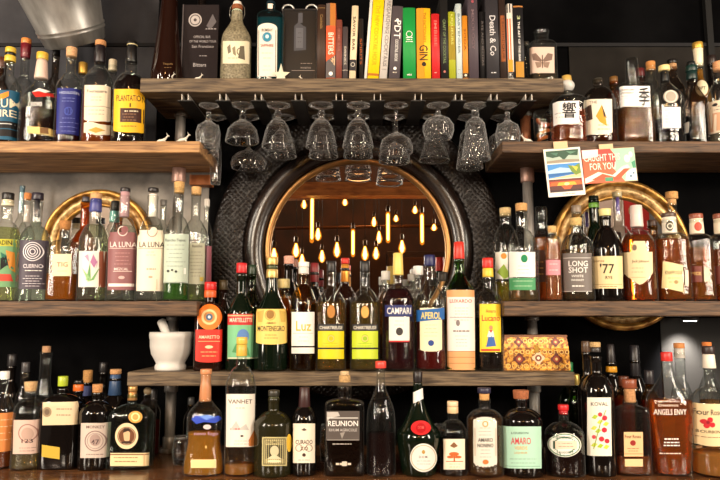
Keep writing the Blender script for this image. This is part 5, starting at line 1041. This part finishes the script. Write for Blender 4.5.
# small white figurines
wfig = plain((226, 220, 206), .5)
def critter(px, Y, zsh, s, lab, flip=1, rear=.4):
    mb = MB()
    def p(x, y, z): return (flip * x * s, y * s, z * s)
    mb.tube([p(-.5, 0, .55), p(-.3, 0, .62), p(.1, 0, .68), p(.4, 0, .8 + rear * .2)], [.10 * s, .17 * s, .17 * s, .13 * s], wfig, 10)
    mb.tube([p(.36, 0, .82), p(.55, 0, 1.05 + rear * .2), p(.62, 0, 1.15 + rear * .2)], [.11 * s, .08 * s, .07 * s], wfig, 8)
    mb.tube([p(.58, 0, 1.15 + rear * .2), p(.8, 0, 1.08 + rear * .2)], [.09 * s, .05 * s], wfig, 8)
    for sy in (-1, 1):
        mb.tube([p(-.4, sy * .1, .55), p(-.46, sy * .12, .28), p(-.38, sy * .12, .0)], [.08 * s, .05 * s, .05 * s], wfig, 8)
        mb.tube([p(.3, sy * .1, .72), p(.36, sy * .12, .36), p(.34, sy * .12, .0)], [.07 * s, .05 * s, .05 * s], wfig, 8)
        mb.tube([p(.58, sy * .05, 1.2 + rear * .2), p(.5, sy * .1, 1.42 + rear * .2)], [.035 * s, .01 * s], wfig, 6)
    mb.tube([p(-.48, 0, .6), p(-.68, 0, .5), p(-.74, 0, .3)], [.05 * s, .04 * s, .02 * s], wfig, 6)
    o = mb.build('animal_figurine', None, (xx(px, 138, Y), Y, zsh)); 
    return tag(o, lab, 'figurine', 'little white plastic animals')
critter(162, .06, Z_UP, .027, 'little white horned animal figurine right of the yellow labelled rum bottle', 1)
critter(183, .05, Z_UP, .027, 'little white horned animal figurine in front of the pipe on upper left shelf', 1)
critter(527, .05, Z_UP, .025, 'little white horned animal figurine at the left end of the upper right shelf', -1)
critter(168, .025, Z_TOP, .018, 'tiny white animal figurine at the foot of the tapering brown bottle', 1)
critter(196, .035, Z_TOP, .019, 'tiny white animal figurine in front of the smoked plaque', 1)
critter(303, .045, Z_TOP, .018, 'tiny white animal figurine in front of the black bottle picture', -1)
critter(268, .03, Z_TOP, .016, 'tiny white animal figurine at the foot of the teal gin bottle', -1)
# white folded paper star
mb = MB(); s_ = .024; vs = [(0, -.006, s_ * 1.0), (0, .006, s_ * 1.0)]
out5 = []
for i in range(10):
    t = math.pi / 2 + 2 * math.pi * i / 10; r = s_ * (1.15 if i % 2 == 0 else .5)
    if i == 0: r = s_ * 1.5
    out5.append((r * math.cos(t), 0, s_ * .94 + r * math.sin(t)))
mb.add(vs + out5, [(0, 2 + i, 2 + (i + 1) % 10) for i in range(10)] + [(1, 2 + (i + 1) % 10, 2 + i) for i in range(10)], plain((226, 220, 196), .6), False)
tag(mb.build('paper_star', None, (xx(281, 70, .035), .035, Z_TOP)), 'white folded star ornament beside the teal gin bottle', 'ornament')
# galvanised bucket
Yb_ = .155
galv = textured('galvanised_zinc', (128, 126, 122), (176, 174, 170), (3, 3, 1), 7, .38, .06, .6)
zb_ = zz(46.5, YW) ; kb_ = kk(20, Yb_)
hb = zz(47, .06) + .056
o = thing('bucket', (xx(76, 40, Yb_), Yb_, hb), 'tilted galvanised steel bucket hanging high on the wall at upper left', 'bucket', None, (math.radians(36), math.radians(-9), 0))
R0, R1, HB = 29 * kb_, 43 * kb_, .26
mb = MB()
prof = [(R0 * .96, 0), (R0, .003), (R0 + (R1 - R0) * .12, HB * .12), (R0 + (R1 - R0) * .14 + .003, HB * .135), (R0 + (R1 - R0) * .155 + .003, HB * .15), (R0 + (R1 - R0) * .165 + .0005, HB * .165), (R0 + (R1 - R0) * .18 + .003, HB * .18), (R0 + (R1 - R0) * .195 + .003, HB * .195), (R0 + (R1 - R0) * .21, HB * .21), (R0 + (R1 - R0) * .6, HB * .6), (R1, HB), (R1 + .004, HB), (R1 + .004, HB + .006), (R1 - .001, HB + .006), (R0 + (R1 - R0) * .5 - .002, HB * .5), (R0 - .002, .006)]
mb.lathe(prof, galv, 56); mb.build('pail', o)
mb = MB(); mb.tube([(R1 * math.cos(t), 0, HB - .01 + R1 * 1.05 * math.sin(t)) for t in [math.pi * i / 20 for i in range(21)]], .003, galv, 8); mb.build('bail_handle', o)
for sx in (-1, 1):
    mb = MB(); mb.box(sx * R1 - .004, sx * R1 + .004, -.012, .012, HB - .03, HB + .004, galv, .001); mb.build('ear', o)
# ------------------------------------------------------------------ glass rack and hanging glasses
zr1 = zz(105, .06); zr0 = zr1 - .0035
rail_m = plain((20, 16, 13), .6, 0); web_m = plain((206, 200, 190), .35, .4)
rack = thing('glass_rack', (0, .13, Z_TOPB), 'rack of rails under the top shelf holding the stemmed glasses', 'rack')
cols = [209, 243, 278, 321.5, 358, 396, 438, 475, 507]
rx = [189] + [(cols[i] + cols[i + 1]) / 2 for i in range(8)] + [525]
for px in rx:
    X = xx(px, 105, .06)
    mb = MB(); mb.box(X - .021, X + .021, -.115, .115, zr0 - Z_TOPB, zr0 + .003 - Z_TOPB, rail_m); mb.build('rail', rack)
    for sx in (-1, 1):
        mb = MB(); mb.box(X + sx * .009 - .0009, X + sx * .009 + .0009, -.115, .115, zr0 + .003 - Z_TOPB, -.0004, web_m); mb.build('rail_web', rack)
def gl_prof(kind):
    """outer profile of a glass upside down: (radius, distance below the foot's underside), metres"""
    if kind == 'goblet':   return [(.037, 0), (.038, .002), (.022, .008), (.009, .014), (.0075, .022), (.012, .028), (.0085, .034), (.008, .04), (.02, .05), (.031, .066), (.037, .085), (.042, .108), (.046, .128)], .043
    if kind == 'stubby':   return [(.036, 0), (.037, .002), (.02, .008), (.008, .016), (.007, .03), (.009, .042), (.012, .048), (.027, .058), (.042, .075), (.047, .095), (.049, .112)], .05
    if kind == 'coupe':    return [(.034, 0), (.035, .002), (.02, .007), (.006, .014), (.0042, .03), (.004, .07), (.006, .084), (.022, .092), (.041, .106), (.0475, .125), (.048, .145)], .087
    if kind == 'wide':     return [(.034, 0), (.035, .002), (.02, .007), (.006, .014), (.0045, .03), (.0045, .098), (.012, .108), (.034, .118), (.050, .133), (.054, .150), (.051, .165)], .103
    if kind == 'thistle':  return [(.033, 0), (.034, .002), (.02, .007), (.007, .014), (.0065, .03), (.014, .036), (.033, .044), (.045, .062), (.046, .078), (.041, .094), (.039, .101)], .038
    if kind == 'flared':   return [(.034, 0), (.035, .002), (.02, .007), (.008, .014), (.007, .05), (.016, .064), (.029, .085), (.040, .115), (.048, .140)], .06
    if kind == 'tumbler':  return [(.036, 0), (.037, .002), (.022, .008), (.011, .014), (.009, .022), (.013, .03), (.009, .037), (.019, .045), (.027, .058), (.033, .10), (.039, .145), (.042, .165)], .042
    if kind == 'tulip':    return [(.028, 0), (.029, .002), (.018, .007), (.007, .014), (.006, .04), (.012, .052), (.03, .064), (.036, .085), (.033, .125), (.03, .14)], .048
    if kind == 'flute':    return [(.030, 0), (.031, .002), (.018, .007), (.006, .014), (.005, .05), (.008, .062), (.014, .08), (.017, .12), (.017, .17), (.015, .215)], .056
FIRST = {}
def hang(px, Y, kind, lab, cut=False):
    X = xx(px, 105, .06); key = (kind, cut)
    o = thing('stemmed_glass', (X, Y, zr1), lab, 'glass', 'stemmed glasses hanging upside down under the top shelf')
    if key not in FIRST:
        prof, hb_ = gl_prof(kind); mat = cutglass() if cut else realglass()
        fine = []
        for i in range(len(prof) - 1):
            for j in range(3):
                t = j / 3; fine.append((prof[i][0] * (1 - t) + prof[i + 1][0] * t, prof[i][1] * (1 - t) + prof[i + 1][1] * t))
        fine.append(prof[-1])
        foot = [(r, d) for r, d in fine if d <= .0142]; stem = [(r, d) for r, d in fine if .0141 <= d <= hb_ + .0001 or abs(d - hb_) < .002]; bowl = [(r, d) for r, d in fine if d >= hb_ - .0035]
        parts = []
        for nm, pr in (('foot', foot), ('stem', stem), ('bowl', bowl)):
            if len(pr) < 2: continue
            pp = [(r, -d) for r, d in pr][::-1]
            mb = MB()
            if nm == 'bowl':
                inner = [(max(r - .0026, .0012), -d) for r, d in pr if d > hb_ + .008]
                # outer from tip up to the stem, inner back down: one closed wall
                outer = [(r, -d) for r, d in pr]            # stem -> rim
                prof_c = [(outer[0][0] * .5, outer[0][1])] + outer + [(outer[-1][0] - .0008, outer[-1][1] - .0008)] + inner[::-1]
                mb.lathe([(r, z) for r, z in prof_c], mat, 40)
                # flip for outward normals
                mb.f = [tuple(reversed(f)) for f in mb.f]
            else: mb.lathe(pp, mat, 32)
            parts.append(mb.build(nm, o))
        FIRST[key] = parts
    else:
        for p_ in FIRST[key]:
            c = p_.copy(); COL.objects.link(c); c.parent = o
    return o
GF = .06; GB = .172
hang(cols[0], GF, 'tulip', 'cut glass goblet hanging front, leftmost of the hanging glasses', True)
hang(cols[0], GB, 'flute', 'tall flute hanging behind the leftmost cut glass goblet')
hang(cols[1], GF, 'stubby', 'short rounded bowl glass hanging front, second from left')
hang(cols[1], GB, 'wide', 'wide shallow coupe hanging behind the second glass from left')
hang(cols[2], GF, 'goblet', 'bell shaped goblet hanging front above the left rim of the round mirror')
hang(cols[2], GB, 'goblet', 'bell shaped goblet hanging behind the third glass from left')
hang(cols[3], GF, 'goblet', 'bell shaped goblet hanging front left of the mirror centre')
hang(cols[3], GB, 'goblet', 'bell shaped goblet hanging behind, left of the mirror centre')
hang(cols[4], GF, 'goblet', 'bell shaped goblet hanging front over the mirror centre')
hang(cols[4], GB, 'goblet', 'bell shaped goblet hanging behind, over the mirror centre')
hang(cols[5], GF, 'coupe', 'long stemmed coupe hanging front right of the mirror centre')
hang(cols[5], GB, 'coupe', 'long stemmed coupe hanging behind the other long stemmed coupe')
hang(cols[6], GF, 'thistle', 'dimpled ball shaped glass hanging front, third from right', True)
hang(cols[6], GB, 'flared', 'flared bowl glass hanging behind the dimpled ball shaped glass')
hang(cols[7], GF, 'tumbler', 'tall ribbed footed glass hanging front, second from right', True)
hang(cols[7], GB, 'tumbler', 'tall ribbed footed glass hanging behind, second from right', True)
hang(cols[8], GF, 'tulip', 'cut tulip glass hanging front, rightmost beside the upper right shelf end', True)
hang(cols[8], GB, 'tulip', 'cut tulip glass hanging behind the rightmost front tulip glass', True)
# ------------------------------------------------------------------ mortar and pestle
Ym = .085; km_ = kk(350, Ym); hm = zz(332, Ym) - Z_LOW
marble = textured('white_marble', (206, 202, 196), (220, 217, 212), (1, 1, 1), 12, .4, .05)
o = thing('mortar', (xx(171, 350, Ym), Ym, Z_LOW), 'white marble mortar at the left end of the low shelf', 'mortar')
r = 21 * km_
mb = MB(); mb.lathe([(r * .70, 0), (r * .72, .004), (r * .72, .012), (r * .66, .018), (r * .74, .028), (r * .90, hm * .42), (r * .97, hm * .62), (r * .98, hm * .80), (r * 1.0, hm * .82), (r * 1.02, hm * .92), (r * 1.0, hm), (r * .86, hm), (r * .82, hm * .85), (r * .7, hm * .45), (r * .3, hm * .22), (.003, hm * .2)], marble, 48); mb.build('bowl', o)
o = thing('pestle', (xx(171, 350, Ym), Ym, Z_LOW + hm * .24), 'white marble pestle leaning left out of the mortar', 'pestle')
mb = MB(); ex = xx(160.5, 322, Ym) - xx(171, 350, Ym); ez = zz(319.5, Ym) - Z_LOW - hm * .24
b0 = Vector((.012, 0, .018)); e0 = Vector((ex, 0, ez)); d0 = e0 - b0
mb.tube([b0 - d0 * .03, b0, b0 + d0 * .2, b0 + d0 * .5, b0 + d0 * .8, b0 + d0 * .95, e0], [.008, .014, .0135, .011, .0125, .0125, .007], marble, 20); mb.build('handle', o)
# ------------------------------------------------------------------ patterned gold box
Yx = .06; kx = kk(352, Yx); hx = zz(335, Yx) - Z_LOW; wx = 67 * kx
o = thing('keepsake_box', (xx(536.5, 352, Yx), Yx, Z_LOW), 'gold and brown patterned keepsake box at the right end of the low shelf', 'box')
gold_p = textured('gilt_brocade', (120, 66, 20), (226, 160, 60), (1, 1, 1), 90, .35, .4, .25, lo=.42, hi=.56)
def trap(w0, w1, d0, d1, z0, z1, mat):
    mb = MB(); vs = [(sx * w / 2, sy * d / 2 + .05, z) for (w, d, z) in ((w0, d0, z0), (w1, d1, z1)) for sx, sy in ((-1, -1), (1, -1), (1, 1), (-1, 1))]
    return mb.add(vs, [(3, 2, 1, 0), (4, 5, 6, 7), (0, 1, 5, 4), (1, 2, 6, 5), (2, 3, 7, 6), (3, 0, 4, 7)], mat, False)
def box_art(mb, arts, zlo, zhi, w0, w1, d0, d1):
    for i, a_ in enumerate(flat(arts)):
        v2, f2, c = art_shapes(a_); vv = []
        for px, py in v2:
            z = zz(py, Yx) - Z_LOW; t = (z - zlo) / (zhi - zlo)
            vv.append(((px - 536.5) * kx, .05 - (d0 + (d1 - d0) * t) / 2 - .0006 - .00006 * min(i, 60), z))
        mb.add(vv, f2, plain(c, .4, .1, .5, 'print'), False)
def flower(cx_, cy_, s, c1, c2, c3):
    pet = []
    for i in range(8):
        t = 2 * math.pi * i / 8; r = s if i % 2 == 0 else s * .62
        pet.append(D(cx_ + r * .62 * math.cos(t), cy_ - r * .62 * math.sin(t), s * .34, s * .34, c1))
    return pet + [D(cx_, cy_, s * .5, s * .5, c2), D(cx_, cy_, s * .22, s * .22, c3)]
BR = (92, 32, 24)
zm_ = hx * .62
mb = trap(wx, wx * .965, .10, .098, 0, zm_, gold_p)
sc_ = []
for i in range(11): sc_ += [O(508 + i * 5.9, 366, 1.8, 2.4, (240, 200, 110)), O(511 + i * 5.6, 352, 1.5, 2.1, (244, 206, 120))]
box_art(mb, sc_ + flower(519, 359, 6.4, BR, (150, 60, 36), (236, 200, 120)) + flower(538, 358, 6.6, (226, 190, 150), (120, 60, 44), (240, 226, 190)) + flower(556, 359, 6.4, BR, (150, 60, 36), (236, 200, 120)), 0, zm_, wx, wx * .965, .10, .098); mb.build('body', o)
mb = trap(wx * .968, wx * .93, .099, .09, zm_ + .0006, hx * .94, gold_p)
box_art(mb, [O(510 + i * 5.2, 341, 1.6, 2.2, (244, 206, 120)) for i in range(11)] + flower(519, 342, 5, BR, (150, 60, 36), (236, 200, 120)) + flower(556, 342, 5, BR, (150, 60, 36), (236, 200, 120)), zm_, hx * .94, wx * .968, wx * .93, .099, .09); mb.build('lid', o)
mb = trap(wx * .95, wx * .94, .095, .094, hx * .94 + .0005, hx, plain((120, 70, 30), .5)); mb.build('lid_rim', o)
mb = MB(); mb.box(-.006, .006, -.0035, .0005, zm_ - .012, zm_ + .010, plain((190, 150, 70), .3, .9), .001); mb.build('clasp', o)
# ------------------------------------------------------------------ postcards taped to the upper right shelf
def card(name, cap, cxp, cyp, wpx, hpx, rot, bg, arts, Y=-.004):
    k = kk(cyp, Y); o = thing(name, (xx(cxp, cyp, Y), Y, zz(cyp, Y)), cap, 'postcard', 'postcards taped to the shelf edge', (0, math.radians(rot), 0))
    w, h = wpx * k, hpx * k
    mb = MB(); mb.box(-w / 2, w / 2, -.0006, .0006, -h / 2, h / 2, plain(bg, .45))
    for i, a_ in enumerate(flat(arts)):
        v2, f2, c = art_shapes(a_)
        mb.add([(px * k, -.0009 - .00006 * min(i, 60), -py * k) for px, py in v2], f2, plain(c, .45, 0, .4, 'print'), False)
    mb.build('card', o); return o
card('postcard', 'white bordered postcard with treetop, beach and sunset pictures', 564.3, 172, 37, 49, -4.5, (238, 234, 224),
     [R(-16.5, -22.5, 16.5, -9.5, (170, 190, 176)), P((30, 76, 54), (-16.5, -22), (16.5, -22.4), (15, -16), (6, -17), (1, -12), (-3, -16), (-10, -15), (-16.5, -17)), P((60, 110, 90), (-12, -20), (-4, -20), (-6, -17)), P((80, 130, 104), (4, -21), (14, -20), (8, -18)), P((150, 140, 120), (-16.5, -12), (0, -13), (16.5, -12), (16.5, -9.5), (-16.5, -9.5)),
      R(-16.5, -8.5, 16.5, 6, (60, 140, 214)), P((170, 210, 236), (-16.5, -2), (-4, -5), (8, -3), (16.5, -4), (16.5, 1), (-16.5, 1)), P((226, 200, 150), (-16.5, 6), (16.5, 2), (16.5, 6)), P((24, 100, 170), (-16.5, 1), (16.5, .5), (16.5, 2), (-16.5, 4.6)), P((110, 140, 40), (4, -7), (10, -5), (16, -8), (16.5, 2), (11, 4), (7, 0)), P((222, 196, 60), (8, -6), (14, -4), (12, 0)),
      R(-16.5, 7, 16.5, 20, (176, 58, 22)), R(-16.5, 7, 16.5, 9, (110, 44, 26)), P((226, 96, 24), (-14, 10), (14, 9.4), (16.5, 13.6), (-16.5, 13.6)), P((250, 176, 50), (-7, 10.4), (9, 10.4), (11, 13.6), (-9, 13.6)), D(1, 12.2, 2.6, 1.5, (255, 238, 160)), R(-16.5, 13.6, 16.5, 20, (84, 32, 24)), P((196, 84, 32), (-5, 13.8), (7, 13.8), (4, 17.6), (-2, 17.6)), R(-16.5, 17.8, 16.5, 20, (56, 24, 22)), LN(1, -8, 12, 22.3, 22.3, (150, 140, 130), .6)])
card('postcard', 'orange and mint green postcard with white caught this for you lettering', 609.5, 165.5, 53, 34.5, -3.5, (226, 96, 54),
     [P((160, 214, 180), (2, -17), (26.3, -17), (26.3, 17), (14, 17), (4, 4)), P((216, 226, 224), (-26.3, -17), (-8, -17), (-6, -10), (-26.3, -8)), P((222, 60, 48), (-10, -17), (2, -17), (8, -8), (4, 2), (-12, 4)), P((226, 96, 54), (-26.3, -6), (2, -4), (0, 17), (-26.3, 17)), P((240, 236, 220), (-26, 12), (-12, 6), (2, 10), (12, 2), (18, 0), (20, 3), (8, 12), (-10, 12), (-26, 17)), P((216, 80, 40), (-20, 14), (-8, 8), (4, 12), (14, 4), (20, 4), (8, 15), (-6, 14)),
      P((240, 240, 236), (16, 8), (26, 2), (26, 16), (14, 16)), P((60, 150, 110), (22, -2), (26, -4), (26, 4), (23, 4)), D(20, 12, 1.2, 1.2, (70, 120, 150)), D(23, 9, 1, 1, (70, 120, 150)), D(18, -6, 3, 4, (226, 240, 230)), D(22, -10, 2, 3, (226, 240, 230)), P((60, 150, 110), (-6, 12), (2, 12), (2, 16), (-6, 16)),
      T('CAUGHT THIS', -7, -8.5, 36, 7, (250, 240, 226)), T('FOR YOU', -7, .4, 26, 7, (250, 240, 226))])
for px, py, w_, h_, lab in ((560.5, 145, 14, 7.5, 'beige masking tape strip holding the sunset postcard to the shelf'), (606, 146.5, 14, 5, 'beige masking tape strip holding the orange and mint postcard')):
    k = kk(py, -.006); mb = MB(); mb.box(-w_ / 2 * k, w_ / 2 * k, -.0003, .0003, -h_ / 2 * k, h_ / 2 * k, plain((222, 192, 150), .6))
    o = tag(mb.build('masking_tape', None, (xx(px, py, -.0062), -.0062, zz(py, -.0062))), lab, 'tape'); o.rotation_euler = (0, math.radians(-4), 0)
# small clear glass holding curls of orange peel
Yv_ = .10; kv = kk(124, Yv_)
hv = zz(112, Yv_) - Z_UP; rv = 9.5 * kv
o = thing('glass_cup', (xx(543, 124, Yv_), Yv_, Z_UP), 'small clear glass cup left of the calligraphy whisky', 'glass')
mb = MB(); mb.lathe([(rv * .62, 0), (rv * .66, .003), (rv * .9, hv * .35), (rv, hv * .7), (rv * .92, hv), (rv * .86, hv), (rv * .94, hv * .7), (rv * .82, hv * .35), (rv * .5, .01), (.002, .009)], G['clear'](), 32); mb.build('cup', o)
for q_, (c_, zc_) in enumerate((((232, 120, 30), .3), ((240, 150, 50), .5), ((214, 96, 24), .72))):
    mb = MB(); pts = []
    for i in range(16):
        t = i / 15 * 5.2 + q_ * 2.1; pts.append((rv * .52 * math.cos(t), rv * .52 * math.sin(t), (hv * .22 * i / 15) + .004))
    mb.tube(pts, .0052, plain(c_, .5), 8)
    tag(mb.build('orange_peel', None, (xx(543, 124, Yv_), Yv_, Z_UP + .008 + hv * .24 * q_)), ('lowest', 'middle', 'topmost')[q_] + ' curl of orange peel inside the small clear glass cup', 'orange peel', 'orange peel curls in the glass cup')
# clear glass jug and tumbler on the counter in the shadow of the low shelf
def tumbler(px, py0, w, Y, lab):
    k = kk(py0, Y); o = thing('glass_tumbler', (xx(px, py0, Y), Y, Z_CNT), lab, 'glass', 'clear glasses on the counter'); r = w / 2 * k; h = zz(py0, Y) - Z_CNT
    mb = MB(); mb.lathe([(r * .8, 0), (r * .85, .002), (r, h * .45), (r * .9, h * .8), (r * .8, h), (r * .74, h), (r * .84, h * .8), (r * .94, h * .45), (r * .75, .008), (.002, .007)], realglass(), 32); mb.build('bowl', o)
tumbler(183, 436, 20, .03, 'round clear glass left of the waisted amber bottle')
tumbler(440, 424, 14, .05, 'clear glass behind the gap right of the red wax seal bottle')
tumbler(327, 424, 14, .06, 'clear glass between the script label and map label bottles')
